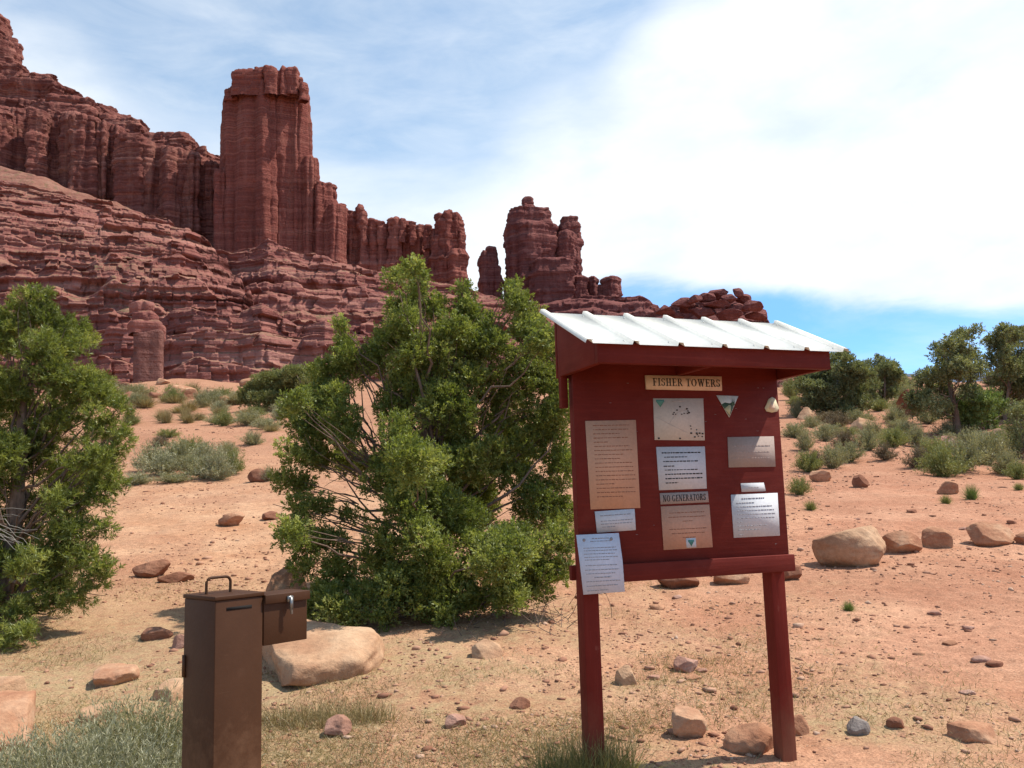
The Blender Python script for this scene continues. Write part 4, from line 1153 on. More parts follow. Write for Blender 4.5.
# dry grass and litter (uncountable)
def dry_grass():
    b = MB(); N = 120000
    x, y, rng = scatter_px(N * 4, 8, -38, 38, 3.3, 16, 1.0)
    dens = fbm(x / 1.3, y / 1.3, 0, 3, 88)
    left = np.clip(1.15 - (x + .2) / 3.2, .0, 1)
    keep = rng.random(len(x)) < np.clip(.25 + 2.2 * dens, 0, 1) * left * np.clip((13.5 - y) / 6, 0, 1)
    x, y = x[keep][:N], y[keep][:N]; n = len(x)
    z = gz(x, y)
    th = rng.uniform(0, 2 * pi, n); ph = rng.uniform(.2, 1.5, n)
    d = np.stack([np.sin(ph) * np.cos(th), np.sin(ph) * np.sin(th), np.cos(ph)], 1)
    blades(b, np.stack([x, y, z - .003], 1), d, rng.uniform(.02, .09, n), rng.uniform(.0025, .005, n), rng.random(n), rng, .5, 2)
    tag(b.build('dry_grass', M['straw']), 'thin dry grass and plant litter over the near ground', 'dry grass', kind='stuff')
    b = MB(); N = 5000
    x, y, rng = scatter_px(N * 5, 9, -38, 38, 3.4, 15, 1.0)
    dens = fbm(x / 1.0 + 9, y / 1.0, 0, 3, 98)
    left = np.clip(1.1 - (x + .2) / 3.0, .0, 1)
    keep = rng.random(len(x)) < np.clip(2.6 * dens - .1, 0, 1) * left * np.clip((13 - y) / 6, 0, 1)
    x, y = x[keep][:N], y[keep][:N]; n = len(x)
    th = rng.uniform(0, 2 * pi, n); ph = rng.uniform(.2, 1.2, n)
    d = np.stack([np.sin(ph) * np.cos(th), np.sin(ph) * np.sin(th), np.cos(ph)], 1)
    blades(b, np.stack([x, y, gz(x, y) - .003], 1), d, rng.uniform(.02, .06, n), rng.uniform(.004, .008, n), rng.random(n), rng, .3, 2)
    tag(b.build('ground_cover', M['sage']), 'sparse grey-green ground cover over the near ground', 'ground cover', kind='stuff')


dry_grass()

# dry twigs under the big juniper
rng = np.random.default_rng(33); b = MB()
g = ground_at(520, 622)
for i in range(60):
    p = g + np.array([rng.normal() * .35, rng.normal() * .35, 0]); p[2] = gz(p[0], p[1])
    limb(b, p, p + np.array([rng.normal() * .2, rng.normal() * .2, rng.uniform(.05, .3)]), .004, .0015, rng, 0, 5, 4)
tag(b.build('brushwood', M['bark'], None, True), 'brown dead brush under the right side of the big juniper', 'dead brush', kind='stuff')

# ------------------------------------------------------------------ mesa on the horizon
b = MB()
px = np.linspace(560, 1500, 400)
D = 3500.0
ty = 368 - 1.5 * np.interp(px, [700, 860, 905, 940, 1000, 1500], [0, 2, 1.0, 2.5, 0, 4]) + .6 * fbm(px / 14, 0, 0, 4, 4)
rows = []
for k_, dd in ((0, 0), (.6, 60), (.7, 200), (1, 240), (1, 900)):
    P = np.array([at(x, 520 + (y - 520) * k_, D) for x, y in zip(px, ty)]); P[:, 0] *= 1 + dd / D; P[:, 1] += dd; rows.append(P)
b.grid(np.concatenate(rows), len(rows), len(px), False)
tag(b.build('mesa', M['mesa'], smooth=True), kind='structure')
# sandy knoll in front of it
b = curtain(872, 930, 60, ip((872, 388), (890, 379), (905, 376), (918, 379), (930, 392)), ip((872, 420), (930, 425)), 150, 120, 40, N=3, terr=.3, A=.3, blk=.2, seed=396, An=.8, sscale=.4)
tag(b.build('hill', M['ground'], smooth=True), kind='structure')

# ------------------------------------------------------------------ notice board (kiosk)
AL = radians(19.72)
kx, ky = .3272, 4.7008
kz = 0.0
kiosk = empty('notice_board', (kx, ky, kz), AL)
w, zt, zr, zr2, e, ov, zf0, zf1 = 1.3086, 2.163, 1.155, 1.062, .044, .4207, 2.165, 2.270
# panel: sheet face at y=0 (front), posts behind
MB().box((0, 0, zr - .03), (w, .018, zt + .14)).build('panel', M['red'], kiosk, bevel=.002)
for x0 in (0.021, w - .115):
    MB().box((x0, .0195, -.3), (x0 + .09, .1095, zt + .20)).build('post', M['redv'], kiosk, bevel=.004)
MB().box((-.004, -.036, zr2), (w + .012, -.0005, zr)).build('rail', M['red'], kiosk, bevel=.003)
MB().box((-.001, .111, zr2 + .01), (w, .145, zr - .005)).build('rail', M['red'], kiosk, bevel=.003)
# roof box
SL = .47    # roof rise from front to back
depth = ov + .10
def roofz(y): return zf1 + (y + ov) * SL
for x0, nm in ((-e, 'side_board'), (w + e - .036, 'side_board')):
    b = MB(); pts = [(-ov + .0365, zf0 + .002), (.062, zf0 + .002), (.062, roofz(.062) - .002), (-ov + .0365, roofz(-ov + .0365) - .002)]
    v = [(x0, p[0], p[1]) for p in pts] + [(x0 + .036, p[0], p[1]) for p in pts]
    b.add(v, [(0, 1, 2, 3), (7, 6, 5, 4), (0, 4, 5, 1), (1, 5, 6, 2), (2, 6, 7, 3), (3, 7, 4, 0)])
    b.build(nm, M['red'], kiosk, bevel=.002)
b = MB(); x0 = w * .5 - .018
pts = [(-ov + .0365, zf0 + .012), (-.002, zf0 + .012), (-.002, roofz(-.002) - .002), (-ov + .0365, roofz(-ov + .0365) - .002)]
v = [(x0, p[0], p[1]) for p in pts] + [(x0 + .036, p[0], p[1]) for p in pts]
b.add(v, [(0, 1, 2, 3), (7, 6, 5, 4), (0, 4, 5, 1), (1, 5, 6, 2), (2, 6, 7, 3), (3, 7, 4, 0)])
b.build('rafter', M['red'], kiosk, bevel=.002)
MB().box((-e, -ov, zf0), (w + e, -ov + .036, zf1 - .001)).build('fascia', M['red'], kiosk, bevel=.003)
MB().box((-e + .002, .063, zf0 - .17), (-.003, .099, roofz(.062) - .012)).build('hanger', M['red'], kiosk, bevel=.002)
MB().box((-e + .003, .1115, zf0 + .0), (w + e, .134, roofz(.10) - .012)).build('back_board', M['red'], kiosk, bevel=.002)
# ribbed metal roof
yb_, yf_ = .135, -ov - .035
xl_, xr_ = -e - .085, w + e + .105
xs = []; hs = []
nrib = 7
pitch_ = (xr_ - xl_ - .05) / (nrib - 1)
for i in range(nrib):
    c = xl_ + .025 + i * pitch_
    for dx, hh in ((-.020, 0), (-.012, .019), (.012, .019), (.020, 0)):
        xs.append(c + dx); hs.append(hh)
    if i < nrib - 1:
        for q in ():
            for dx, hh in ():
                xs.append(c + pitch_ * q + dx); hs.append(hh)
order = np.argsort(xs); xs = np.array(xs)[order]; hs = np.array(hs)[order]
b = MB(); V = []
for side_ in (0, 1):
    for y in (yf_, yb_):
        for x, h_ in zip(xs, hs): V.append((x, y, roofz(y) + .004 + h_ - side_ * .0015))
n = len(xs); V = np.array(V)
f = []
for i in range(n - 1):
    f.append((i, i + 1, n + i + 1, n + i)); f.append((2 * n + i, 3 * n + i, 3 * n + i + 1, 2 * n + i + 1))
    f.append((i, 2 * n + i, 2 * n + i + 1, i + 1)); f.append((n + i, n + i + 1, 3 * n + i + 1, 3 * n + i))
f.append((0, n, 3 * n, 2 * n)); f.append((n - 1, 3 * n - 1, 4 * n - 1, 2 * n - 1))
b.add(V, f)
sb = b
for i in range(nrib - 1):
    for q in (1 / 6, 5 / 6):
        for y in (yf_ + .05, yb_ - .06):
            x = xl_ + .025 + (i + q) * pitch_
            P = np.array([[x, y, roofz(y) + .004], [x, y, roofz(y) + .010]]); sb.tube(P, [.006, .0045], 6)
roof = b.build('roof', M['white_metal'], kiosk)


# -- signs on the panel
def kloc(px, py, yoff=0.0):
    """pixel -> local (x,z) on the panel plane at local y=yoff"""
    d = ray(px, py); T = np.array([cos(AL), sin(AL)]); B = np.array([-sin(AL), cos(AL)])
    o = np.array([-kx, -ky]) - B * yoff
    # (o + t d.xy) . B = 0
    t = -(o @ B) / (d[:2] @ B)
    P = o + d[:2] * t
    return float(P @ T), EYE + d[2] * t


def word_lines(b, x0, x1, z0, z1, nl, rngs, y, th=.42, indent=0, ragged=True, gaps=()):
    """rows of illegible small print made of short raised word-strokes"""
    rg = random.Random(rngs); H_ = (z1 - z0) / nl
    for i in range(nl):
        if i in gaps: continue
        zc = z1 - (i + .5) * H_; x = x0 + (indent if rg.random() < .3 else 0)
        xe = x1 - (rg.random() ** 2 * (x1 - x0) * .6 if ragged else 0)
        while x < xe - .004:
            wd = rg.uniform(.010, .030); wd = min(wd, xe - x)
            b.box((x, y, zc - H_ * th / 2 * rg.uniform(.75, 1.1)), (x + wd, y + .0006, zc + H_ * th / 2 * rg.uniform(.7, 1.1)))
            x += wd + .0055


def sheet(name, x0, z0, x1, z1, mat, rot=0, thick=.003, yf=-.0035, corners=None):
    """flat board; returns object. corners optional 4 (x,z)"""
    b = MB()
    P = corners or [(x0, z0), (x1, z0), (x1, z1), (x0, z1)]
    b.prism(P, yf, yf + thick)
    return b.build(name, M[mat], kiosk)


def px_sheet(name, c, mat, yf=-.0035, thick=.003):
    """c: four pixel corners, from bottom-left counter-clockwise"""
    return sheet(name, 0, 0, 0, 0, mat, corners=[kloc(*p) for p in c], yf=yf, thick=thick), [kloc(*p) for p in c]


def warp(P, u, v):
    """bilinear point in corners"""
    a = np.array(P[0]) * (1 - u) + np.array(P[1]) * u; c = np.array(P[3]) * (1 - u) + np.array(P[2]) * u
    return a * (1 - v) + c * v


def text_on(P, lines, mat, parent, y=-.0042, seed=1, th=.0045, x0=.1, rag=True):
    """lines: list of (v, u0, u1)"""
    rg = random.Random(seed); b = MB()
    Wd = np.linalg.norm(np.array(P[1]) - np.array(P[0]))
    for ln in lines:
        v, u0, u1 = ln[:3]; t_ = ln[3] if len(ln) > 3 else th
        u = u0
        while u < u1 - .01:
            du = min(rg.uniform(.008, .024) / Wd, u1 - u)
            a = warp(P, u, v); c = warp(P, u + du, v); hh = t_ * rg.uniform(.75, 1.1) / 2
            b.prism([(a[0], a[1] - hh), (c[0], c[1] - hh), (c[0], c[1] + hh), (a[0], a[1] + hh)], y, y + .0006)
            u += du + .004 / Wd
    return b.build('printed_text', M[mat], parent)


# serif capitals drawn as strokes: unit box 0..1 high; each glyph list of polygons
def bar(x0, z0, x1, z1): return [(x0, z0), (x1, z0), (x1, z1), (x0, z1)]
def arc_(cx, cz, rx, rz, a0, a1, tx, tz, n=10):
    A = np.linspace(radians(a0), radians(a1), n)
    o = [(cx + rx * cos(a), cz + rz * sin(a)) for a in A]; i = [(cx + (rx - tx) * cos(a), cz + (rz - tz) * sin(a)) for a in A]
    return [[o[k], o[k + 1], i[k + 1], i[k]] for k in range(n - 1)]
def diag(x0, z0, x1, z1, t): return [(x0 - t / 2, z0), (x0 + t / 2, z0), (x1 + t / 2, z1), (x1 - t / 2, z1)]
S_ = .17; T_ = .07
G = {
    'F': (.62, [bar(.1, 0, .1 + S_, 1), bar(.0, 0, .38, T_), bar(0, 1 - T_, .6, 1), bar(.27, .47, .46, .54), bar(.43, .38, .48, .63), bar(.54, .78, .6, .93)]),
    'I': (.40, [bar(.11, 0, .11 + S_, 1), bar(0, 0, .39, T_), bar(0, 1 - T_, .39, 1)]),
    'H': (.80, [bar(.1, 0, .27, 1), bar(.53, 0, .70, 1), bar(0, 0, .36, T_), bar(.44, 0, .80, T_), bar(0, 1 - T_, .36, 1), bar(.44, 1 - T_, .8, 1), bar(.27, .46, .53, .53)]),
    'E': (.66, [bar(.1, 0, .27, 1), bar(0, 0, .64, T_), bar(0, 1 - T_, .62, 1), bar(.27, .47, .46, .54), bar(.43, .38, .48, .63), bar(.56, .78, .62, .93), bar(.58, .07, .64, .24)]),
    'R': (.78, [bar(.1, 0, .27, 1), bar(0, 0, .37, T_), bar(0, 1 - T_, .3, 1), diag(.68, 0, .40, .48, .18), bar(.6, 0, .8, T_)] + arc_(.32, .735, .32, .265, -90, 90, .16, .07)),
    'T': (.68, [bar(.25, 0, .42, 1), bar(.14, 0, .53, T_), bar(0, 1 - T_, .67, 1), bar(0, .76, .05, .93), bar(.62, .76, .67, .93)]),
    'O': (.80, arc_(.39, .5, .39, .5, 0, 360, .17, .06, 22)),
    'W': (1.08, [diag(.36, 0, .17, 1, .17), diag(.36, 0, .55, 1, .09), diag(.74, 0, .55, 1, .17), diag(.74, 0, .95, 1, .09), bar(.02, 1 - T_, .34, 1), bar(.42, 1 - T_, .68, 1), bar(.80, 1 - T_, 1.08, 1)]),
    'S': (.56, arc_(.27, .74, .25, .26, 20, 260, .13, .07, 12) + arc_(.27, .27, .26, .27, -160, 85, .14, .07, 12) + [bar(0, .05, .05, .3), bar(.47, .7, .52, .95)]),
    'N': (.82, [bar(.1, 0, .17, 1), bar(.62, 0, .69, 1), diag(.62, 0, .16, 1, .19), bar(0, 0, .28, T_), bar(.0, 1 - T_, .22, 1), bar(.52, 1 - T_, .8, 1)]),
    'G': (.80, arc_(.39, .5, .39, .5, 40, 330, .17, .06, 20) + [bar(.56, .05, .72, .42), bar(.48, .36, .8, .42)]),
    'A': (.80, [diag(.12, 0, .38, 1, .08), diag(.66, 0, .40, 1, .18), bar(0, 0, .25, T_), bar(.5, 0, .8, T_), bar(.2, .3, .56, .37)]),
}


def lettering(text, xl, xr, zb, ht, y, mat, parent, shear=(0, 0)):
    wsum = sum(.38 if c == ' ' else G[c][0] + .10 for c in text)
    k = (xr - xl) / wsum; x = xl; b = MB(); yo = 0
    for c in text:
        if c == ' ': x += .38 * k; continue
        for j, poly in enumerate(G[c][1]):
            b.prism([(x + p[0] * k, zb + p[1] * ht + (x - xl) * shear[0]) for p in poly], y - .00003 * (j + 1), y + .0012)
        x += (G[c][0] + .10) * k
    return b.build('lettering', M[mat], parent)


# FISHER TOWERS
c = [(645.5, 389.5), (721, 391), (720.5, 376.8), (644.5, 375.5)]
o, P = px_sheet('title_sign', c, 'sign_cream', -.012, .0115); o['label'] = 'cream name sign at the top of the panel reading FISHER TOWERS'
a = warp(P, .085, .26); d_ = warp(P, .985, .26); hh = warp(P, .5, .80)[1] - warp(P, .5, .26)[1]
lettering('FISHER TOWERS', a[0], d_[0], a[1], hh, -.0128, 'ink', o, ((d_[1] - a[1]) / (d_[0] - a[0]),))
# map
c = [(654.5, 440), (704.5, 440.5), (703, 398.5), (653, 398.5)]
o, P = px_sheet('map_board', c, 'paper_map'); o['label'] = 'square pale map board with a small teal shield in its corner'
b = MB()
def seg(p, q, t, y=-.0042):
    a = warp(P, *p); c_ = warp(P, *q); dv = (c_ - a) / (np.linalg.norm(c_ - a) + 1e-9); nv = np.array([-dv[1], dv[0]]) * t / 2
    b.prism([tuple(a - nv), tuple(c_ - nv), tuple(c_ + nv), tuple(a + nv)], y, y + .0006)
for p, q, t in (((.05, .55), (.30, .38), .002), ((.30, .38), (.58, .22), .002), ((.58, .22), (.66, .18), .0015), ((.30, .40), (.42, .60), .0022), ((.42, .60), (.50, .68), .0022), ((.50, .68), (.62, .72), .002), ((.36, .93), (.62, .93), .004)): seg(p, q, t, -.0042)
b.build('route_lines', M['ink_faint'], o)
b = MB(); rg = random.Random(4)
for u, v in ((.40, .66), (.43, .62), (.38, .62), (.55, .62), (.60, .64), (.67, .64), (.70, .66), (.66, .75), (.52, .80), (.68, .70), (.46, .72), (.72, .34), (.73, .27), (.84, .25), (.85, .14), (.73, .17), (.84, .17), (.90, .17), (.96, .16), (.87, .10), (.95, .09), (.80, .08), (.50, .04), (.08, .04)):
    s_ = rg.uniform(.004, .007); q = warp(P, u, v); b.prism([(q[0] - s_ / 1, q[1] - s_ / 1.6), (q[0] + s_ / 1.2, q[1] - s_ / 1.6), (q[0] + s_ / 1.2, q[1] + s_ / 1.6), (q[0] - s_, q[1] + s_ / 1.6)], -.0050, -.0044)
b.build('map_marks', M['ink'], o)
def tri(parent, P, u0, u1, v0, v1, mat, y=-.0046):
    A_, B_, C_ = warp(P, u0, v1), warp(P, u1, v1), warp(P, (u0 + u1) / 2, v0); m1, m2 = warp(P, u0, v1 - (v1 - v0) * .25), warp(P, u1, v1 - (v1 - v0) * .25)
    b = MB(); b.prism([tuple(C_), tuple(m2), tuple(B_), tuple(A_), tuple(m1)], y, y + .0008); return b.build('shield_emblem', M[mat], parent)
tri(o, P, .05, .21, .79, .97, 'teal')
# long tan rules sign
c = [(590.5, 509.5), (640, 508), (635.5, 420), (585, 421)]
o, P = px_sheet('rules_sign', c, 'paper_tan'); o['label'] = 'tall faded tan sign with many lines of print at the left of the panel'
text_on(P, [(.945 - i * .0475, .14, r) for i, r in enumerate((.86, .84, .66, .82, .42, .84, .9, .72, .64, .88, .9, .9, .93, .94, .5, .9, .92, .68))], 'ink_brown', o, seed=2, th=.0042)
# white text sign middle
c = [(659, 490.3), (706.5, 488.5), (704.5, 446.5), (656, 447)]
o, P = px_sheet('notice_sheet', c, 'paper'); o['label'] = 'white notice with bold print in the middle of the panel'
text_on(P, [(.86, .10, .9, .007), (.76, .14, .62), (.66, .12, .86, .006), (.55, .12, .34, .006), (.46, .14, .84, .005), (.36, .14, .92, .007), (.26, .14, .92, .007), (.16, .14, .4, .006)], 'ink', o, seed=3, th=.005)
# NO GENERATORS
c = [(660.5, 504.5), (708.5, 502.2), (707.5, 491.3), (659.6, 493.2)]
o, P = px_sheet('no_generators_sign', c, 'paper_grey'); o['label'] = 'narrow grey-brown strip sign reading NO GENERATORS'
a = warp(P, .05, .22); d_ = warp(P, .95, .22); hh = warp(P, .5, .80)[1] - warp(P, .5, .22)[1]
lettering('NO GENERATORS', a[0], d_[0], a[1], hh, -.0045, 'ink', o, ((d_[1] - a[1]) / (d_[0] - a[0]),))
# orange sign
c = [(663.5, 550), (712.5, 547.2), (709, 504.5), (660.6, 506.5)]
o, P = px_sheet('fee_sign', c, 'paper_pinkish'); o['label'] = 'square faded orange sign with a small round-cornered emblem below the print'
text_on(P, [(.84, .16, .88), (.74, .14, .9), (.64, .42, .62), (.46, .14, .9), (.36, .18, .88), (.26, .40, .66)], 'ink_brown', o, seed=4, th=.0042)
b = MB(); q = [warp(P, .46, .02), warp(P, .66, .02), warp(P, .66, .24), warp(P, .46, .24)]; b.prism([tuple(t) for t in q], -.0045, -.0037); e2 = b.build('emblem_patch', M['paper'], o)
tri(e2, P, .50, .62, .05, .2, 'teal', -.0054)
# white small paper left
c = [(596.8, 532.8), (635.5, 530), (634.2, 508.8), (594.5, 511.5)]
o, P = px_sheet('notice_sheet', c, 'paper', -.0045); o['label'] = 'small wide white notice below the tall tan sign'
text_on(P, [(.78, .12, .9, .005), (.52, .12, .94), (.38, .12, .92), (.24, .14, .5)], 'ink_grey', o, y=-.0052, seed=5, th=.0042)
# loose blue-white paper hanging over the rail
c_ = [(582.5, 594.5), (624, 591.5), (622.5, 560.5), (619.8, 533), (577, 535), (579.5, 562)]
yy = -.040
Pq = [kloc(p[0], p[1], yy) for p in c_]
b = MB(); ys = [yy - .012, yy - .010, yy - .001, yy + .012, yy + .010, yy - .003]
v = [(p[0], y_, p[1]) for p, y_ in zip(Pq, ys)] + [(p[0], y_ + .001, p[1]) for p, y_ in zip(Pq, ys)]
b.add(v, [(0, 1, 2, 5), (5, 2, 3, 4), (11, 8, 7, 6), (10, 9, 8, 11), (0, 6, 7, 1), (1, 7, 8, 2), (2, 8, 9, 3), (3, 9, 10, 4), (4, 10, 11, 5), (5, 11, 6, 0)])
lp = b.build('loose_notice', M['paper_blue'], kiosk); lp['label'] = 'folded bluish white paper stapled over the left end of the rail'
PA = [Pq[5], Pq[2], Pq[3], Pq[4]]; PB = [Pq[0], Pq[1], Pq[2], Pq[5]]
rg = random.Random(9); b = MB()
for PP, ya, yb2, lines in ((PA, (yy - .002), yy + .011, [(.84, .35, .75, .004), (.74, .3, .8, .003), (.5, .12, .88, .003), (.4, .12, .9, .003), (.28, .12, .84, .003), (.16, .12, .9, .003), (.06, .12, .7, .003)]),
                           (PB, yy - .011, yy - .002, [(.88, .12, .86, .003), (.74, .1, .9, .003), (.62, .12, .8, .003), (.5, .3, .7, .004), (.38, .1, .9, .003), (.24, .1, .84, .003), (.1, .1, .6, .003)])):
    for v_, u0, u1, t_ in lines:
        u = u0
        yl = ya + (yb2 - ya) * v_ - .0014
        while u < u1:
            du = min(rg.uniform(.03, .09), u1 - u); a = warp(PP, u, v_); d2 = warp(PP, u + du, v_)
            b.prism([(a[0], a[1] - t_ / 2), (d2[0], d2[1] - t_ / 2), (d2[0], d2[1] + t_ / 2), (a[0], a[1] + t_ / 2)], yl, yl + .0008); u += du + .015
for u in (.16, .80):
    a = warp(PA, u, .80); b.prism([(a[0] + .009 * cos(t), a[1] + .009 * sin(t)) for t in np.linspace(0, 2 * pi, 9)[:-1]], yy + .0065, yy + .0075)
b.build('printed_text', M['ink_grey'], lp)
# trapezoid landscape emblem (flat-topped shield with sky, trees and river)
q = [(729.5, 416.5), (733.8, 408), (737, 397), (717.8, 396.5), (721.5, 404.5)]
b = MB(); K = [kloc(*p) for p in [(729, 417.5), (738, 396.2), (716.2, 395.4)]]
b.prism(K, -.0035, -.0005); em = b.build('shield_emblem', M['emb_sky'], kiosk); em['label'] = 'inverted triangular emblem showing pale sky, dark trees and a river'
b = MB(); b.prism([kloc(*p) for p in [(721.2, 404.5), (724.5, 402.5), (729, 403.5), (734, 401.5), (732.8, 407.8), (729, 416.2)]][::1], -.0043, -.0036); f1 = b.build('tree_motif', M['emb_green'], em)
b = MB(); b.prism([kloc(*p) for p in [(724.2, 409), (728.6, 404.8), (730.4, 405.6), (730.2, 411), (729.2, 415.2)]], -.0050, -.0044); b.build('meadow_motif', M['emb_field'], em)
b = MB()
for x_ in (731.8, 733.6): b.prism([kloc(*p) for p in [(x_ - .8, 406), (x_ + .8, 405), (x_ + .1, 398.5)]], -.0052, -.0044)
b.build('pine_motif', M['emb_green'], em)
# rounded triangle trail badge
c0 = [(771.8, 397), (775, 399), (778.6, 408), (777, 411.5), (771.8, 412.6), (766, 411.3), (764.6, 408), (768.5, 399)]
b = MB(); b.prism([kloc(*p) for p in c0][::-1], -.004, -.0005); tb2 = b.build('trail_badge', M['emb_cream'], kiosk); tb2['label'] = 'cream rounded-triangle badge at the top right of the panel'
b = MB(); b.prism([kloc(*p) for p in [(771.6, 401), (774.6, 407), (774, 409.6), (768.6, 409.4), (768.3, 407.4)]][::-1], -.0048, -.0041); b.build('badge_motif', M['sign_cream'], tb2)
# bleached sign
c = [(728.5, 467.5), (775.3, 466.7), (773.5, 436.3), (727.4, 437.2)]
o, P = px_sheet('bleached_sign', c, 'paper_grey'); o['label'] = 'bleached grey-pink sign with its print faded away'
text_on(P, [(.7, .1, .9), (.5, .1, .9), (.3, .1, .9)], 'ink_bleached', o, seed=6, th=.003)
# little white strip
c = [(741.5, 492), (765.6, 491.2), (763.4, 482.6), (740.5, 483.3)]
o, P = px_sheet('label_strip', c, 'paper'); o['label'] = 'tiny white strip above the lower right notice'
text_on(P, [(.5, .3, .75)], 'ink_faint', o, seed=7, th=.004)
c = [(733.6, 537.8), (779.6, 535.6), (777.2, 492.8), (730.6, 494.8)]
o, P = px_sheet('notice_sheet', c, 'paper'); o['label'] = 'white notice at the lower right of the panel'
text_on(P, [(.90, .22, .72, .005), (.80, .1, .5), (.71, .1, .86), (.62, .1, .9), (.53, .1, .94), (.44, .1, .9), (.35, .1, .22), (.26, .1, .72), (.17, .1, .6), (.06, .1, .2)], 'ink_grey', o, seed=8, th=.0042)
# plywood seams and staples
b = MB()
for i in range(26):
    rg2 = random.Random(i); x = rg2.uniform(.05, w - .05); z = rg2.uniform(zr + .05, zt)
    b.box((x, -.0012, z), (x + .012, -.0002, z + .0015))
b.build('staples', M['steel'], kiosk)
tag(kiosk, 'red wooden notice board with white ribbed roof, titled FISHER TOWERS', 'notice board')

# ------------------------------------------------------------------ fee box
BE = radians(48.8)
fx, fy, fh, fw, fd = -1.0974, 3.263, 1.186, .198, .2214
fb = empty('fee_box', (fx, fy, 0), BE)
body = MB().box((0, 0, -.2), (fw, fd, fh - .012)).build('body', M['brown_metal'], fb, bevel=.004)
MB().box((-.004, -.004, fh - .0115), (fw + .004, fd + .004, fh + .003)).build('lid', M['brown_metal'], fb, bevel=.002)
# payment slot, leaning up to the right, framed
b = MB(); zc = fh - .045
b.prism([(.045, zc - .006), (.15, zc - .006), (.15, zc + .005), (.045, zc + .005)], -.0012, .001); b.build('slot', M['dark_slot'], fb)
# handle on the lid
b = MB(); hx0, hx1, hy = .035, .135, .125; r = .02
P = [(hx0, hy, fh), (hx0, hy, fh + .042)] + [(hx0 + r - r * cos(t), hy, fh + .042 + r * sin(t)) for t in np.linspace(.3, pi / 2, 4)] + [(hx1 - r + r * sin(t), hy, fh + .042 + r * cos(t)) for t in np.linspace(0, pi / 2 - .3, 4)] + [(hx1, hy, fh + .042), (hx1, hy, fh)]
b.tube(np.array(P), .0055, 8); b.build('handle', M['brown_metal'], fb, True)
# rear door hinge strip on left side
b = MB(); b.box((-.006, fd - .02, fh - .30), (-.0005, fd - .002, fh - .22)); b.build('hinge', M['brown_metal'], fb)
# envelope box bolted to its right flank
ex0, ex1, ez0, ez1 = fw + .004, fw + .200, fh - .198, fh - .014
ey0, ey1 = .000, .125
bx = MB().box((ex0, ey0, ez0), (ex1, ey1, ez1 - .002)).build('envelope_box', M['brown_metal'], fb, bevel=.003)
bl = MB(); bl.box((ex0 - .001, ey0 - .010, ez1 - .0015), (ex1 + .006, ey1 + .004, ez1 + .004)); bl.box((ex0 - .001, ey0 - .012, ez1 - .030), (ex1 + .006, ey0 - .0085, ez1 + .0035)); bl.build('flap', M['brown_metal'], bx, bevel=.0015)
lt = MB(); lx = ex0 + .105
lt.box((lx - .012, ey0 - .022, ez1 - .030), (lx + .012, ey0 - .0125, ez1 - .008)); lt.box((lx - .006, ey0 - .030, ez1 - .060), (lx + .006, ey0 - .0225, ez1 - .012))
lt.tube(np.array([(lx, ey0 - .027, ez1 - .058), (lx + .003, ey0 - .024, ez1 - .075)]), .005, 6)
lt.build('latch', M['steel'], bx)
tag(fb, 'upright brown metal fee box with a slot, top handle and latched side box', 'fee box')

# ------------------------------------------------------------------ light, sky
SUN_EL = radians(60); SUN_V = np.array([.985, .12]); SUN_V /= np.linalg.norm(SUN_V)
sun = bpy.data.lights.new('sun', 'SUN'); sun.energy = 4.1; sun.angle = radians(.53); sun.color = (1, .95, .87)
so = bpy.data.objects.new('sun', sun); C.objects.link(so)
sd = Vector((SUN_V[0] * cos(SUN_EL), SUN_V[1] * cos(SUN_EL), sin(SUN_EL)))
so.rotation_euler = sd.to_track_quat('Z', 'Y').to_euler(); so.location = (5, 0, 12)

wd = bpy.data.worlds.new('World'); sc.world = wd; wd.use_nodes = True
nt = wd.node_tree; nt.nodes.clear()
t = NT.__new__(NT); t.t = nt
out = t.n('ShaderNodeOutputWorld')
sky = t.n('ShaderNodeTexSky', sky_type='NISHITA'); sky.sun_disc = False; sky.sun_elevation = SUN_EL
sky.sun_rotation = math.atan2(SUN_V[0], SUN_V[1]); sky.air_density = 1.0; sky.dust_density = .6; sky.ozone_density = 1.2; sky.altitude = 1400
bg = t.n('ShaderNodeBackground'); bg.inputs['Strength'].default_value = .15
gen = t.n('ShaderNodeTexCoord').outputs['Generated']
sx = t.n('ShaderNodeSeparateXYZ'); t.l(gen, sx.inputs[0])
air = t.mix(t.ramp(sx.outputs[2], [(.19, 0), (.34, 1)]), (.50, .76, 1.0), (.86, 1.03, .98))
t.l(t.mix(1.0, sky.outputs[0], air, 'MULTIPLY'), bg.inputs['Color'])
az = t.math('ARCTAN2', sx.outputs[0], sx.outputs[1]); el = t.math('ARCSINE', sx.outputs[2])
cmb = t.n('ShaderNodeCombineXYZ'); t.l(az, cmb.inputs[0]); t.l(el, cmb.inputs[1])
azn = t.math('ADD', t.math('MULTIPLY', az, 180 / pi / 80), .5)       # -40..40 deg -> 0..1
eld = t.math('MULTIPLY', el, 180 / pi)
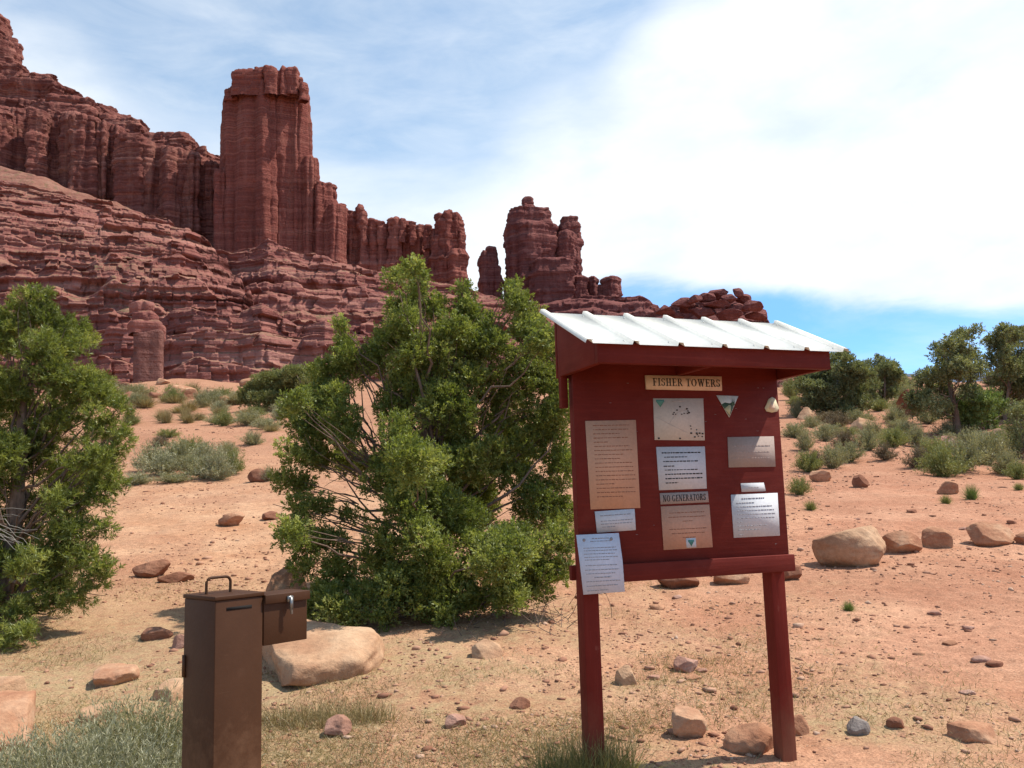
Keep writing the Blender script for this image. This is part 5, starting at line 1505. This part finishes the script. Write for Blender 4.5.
# cloud deck boundaries (degrees) as functions of azimuth
def fcurve(fac, stops, scale):
    nd = t.n('ShaderNodeValToRGB'); e_ = nd.color_ramp.elements
    nd.color_ramp.interpolation = 'B_SPLINE' if False else 'EASE'
    while len(e_) < len(stops): e_.new(.5)
    for i, (p, c_) in enumerate(stops): e_[i].position = p; e_[i].color = (c_ / scale,) * 3 + (1,)
    t.l(fac, nd.inputs['Fac']); return t.math('MULTIPLY', nd.outputs['Color'], scale)
A = lambda d: (d + 40) / 80
upper = fcurve(azn, [(A(-40), 30), (A(-30), 27), (A(-20), 22.5), (A(-11), 20.5), (A(-3), 21.5), (A(5), 25), (A(14), 34), (A(30), 48), (A(40), 50)], 60)
lower = fcurve(azn, [(A(-40), 3), (A(-10), 5), (A(2), 12.5), (A(8), 13.4), (A(15.7), 12), (A(24), 10.7), (A(30), 9.6), (A(40), 8)], 60)
n1 = t.noise(t.mapping(cmb.outputs[0], (3.0, 7.5, 1), (0, 0, radians(-24))), 1, 7, .58, .6)
n2 = t.noise(t.mapping(cmb.outputs[0], (5, 16, 1), (0, 0, radians(-20)), (3, 1, 0)), 1, 6, .6, .4)
n3 = t.noise(t.mapping(cmb.outputs[0], (9, 14, 1), (0, 0, radians(-35)), (7, 3, 0)), 1, 5, .55)
du = t.math('ADD', t.math('SUBTRACT', upper, eld), t.math('MULTIPLY', t.math('SUBTRACT', n1, .5), 9))
cu = t.n('ShaderNodeMapRange', interpolation_type='SMOOTHSTEP'); cu.inputs['From Min'].default_value = -7; cu.inputs['From Max'].default_value = 6; t.l(du, cu.inputs['Value'])
dl_ = t.math('ADD', t.math('SUBTRACT', eld, lower), t.math('MULTIPLY', t.math('SUBTRACT', n2, .5), 2.4))
cl = t.n('ShaderNodeMapRange', interpolation_type='SMOOTHSTEP'); cl.inputs['From Min'].default_value = -.3; cl.inputs['From Max'].default_value = 1.2; t.l(dl_, cl.inputs['Value'])
wisp = t.ramp(n2, [(.36, 0), (.72, .75)])
veil = t.math('MAXIMUM', t.math('ADD', t.math('MULTIPLY', cu.outputs[0], .93), 0), t.math('ADD', .22, t.math('MULTIPLY', wisp, .45)))
inner = t.ramp(n3, [(.30, .86), (.5, 1)])
veil = t.math('MULTIPLY', veil, inner)
low_wisp = t.math('MULTIPLY', t.ramp(n2, [(.42, 0), (.7, .8)]), .32)
cov = t.math('ADD', t.math('MULTIPLY', veil, cl.outputs[0]), t.math('MULTIPLY', t.math('SUBTRACT', 1, cl.outputs[0]), low_wisp))
# unseen cloud overhead and behind the camera is thinned to hold down fill light
fr_ = t.n('ShaderNodeMapRange', interpolation_type='SMOOTHSTEP'); fr_.inputs['From Min'].default_value = -.1; fr_.inputs['From Max'].default_value = .6; fr_.inputs['To Min'].default_value = .22; t.l(sx.outputs[1], fr_.inputs['Value'])
cov = t.math('MULTIPLY', cov, fr_.outputs[0]); 
bg2 = t.n('ShaderNodeBackground'); bg2.inputs['Strength'].default_value = .74
ccol = t.ramp(t.noise(t.mapping(cmb.outputs[0], (4, 9, 1), (0, 0, radians(-28)), (1, 9, 0)), 1, 5, .55), [(.35, (.86, .92, 1.0)), (.55, (1.02, 1.05, 1.06))])
t.l(ccol, bg2.inputs['Color'])
mx = t.n('ShaderNodeMixShader'); t.l(cov, mx.inputs[0]); t.l(bg.outputs[0], mx.inputs[1]); t.l(bg2.outputs[0], mx.inputs[2])
t.l(mx.outputs[0], out.inputs['Surface'])

sc.view_settings.view_transform = 'Standard'; sc.view_settings.look = 'None'; sc.view_settings.exposure = 0.6; sc.view_settings.gamma = 1
sc.view_settings.use_curve_mapping = False
sc.render.engine = 'CYCLES'
sc.cycles.use_denoising = True
sc.cycles.max_bounces = 5; sc.cycles.diffuse_bounces = 3; sc.cycles.transparent_max_bounces = 4
sc.cycles.sample_clamp_indirect = 6
sc.render.film_transparent = False
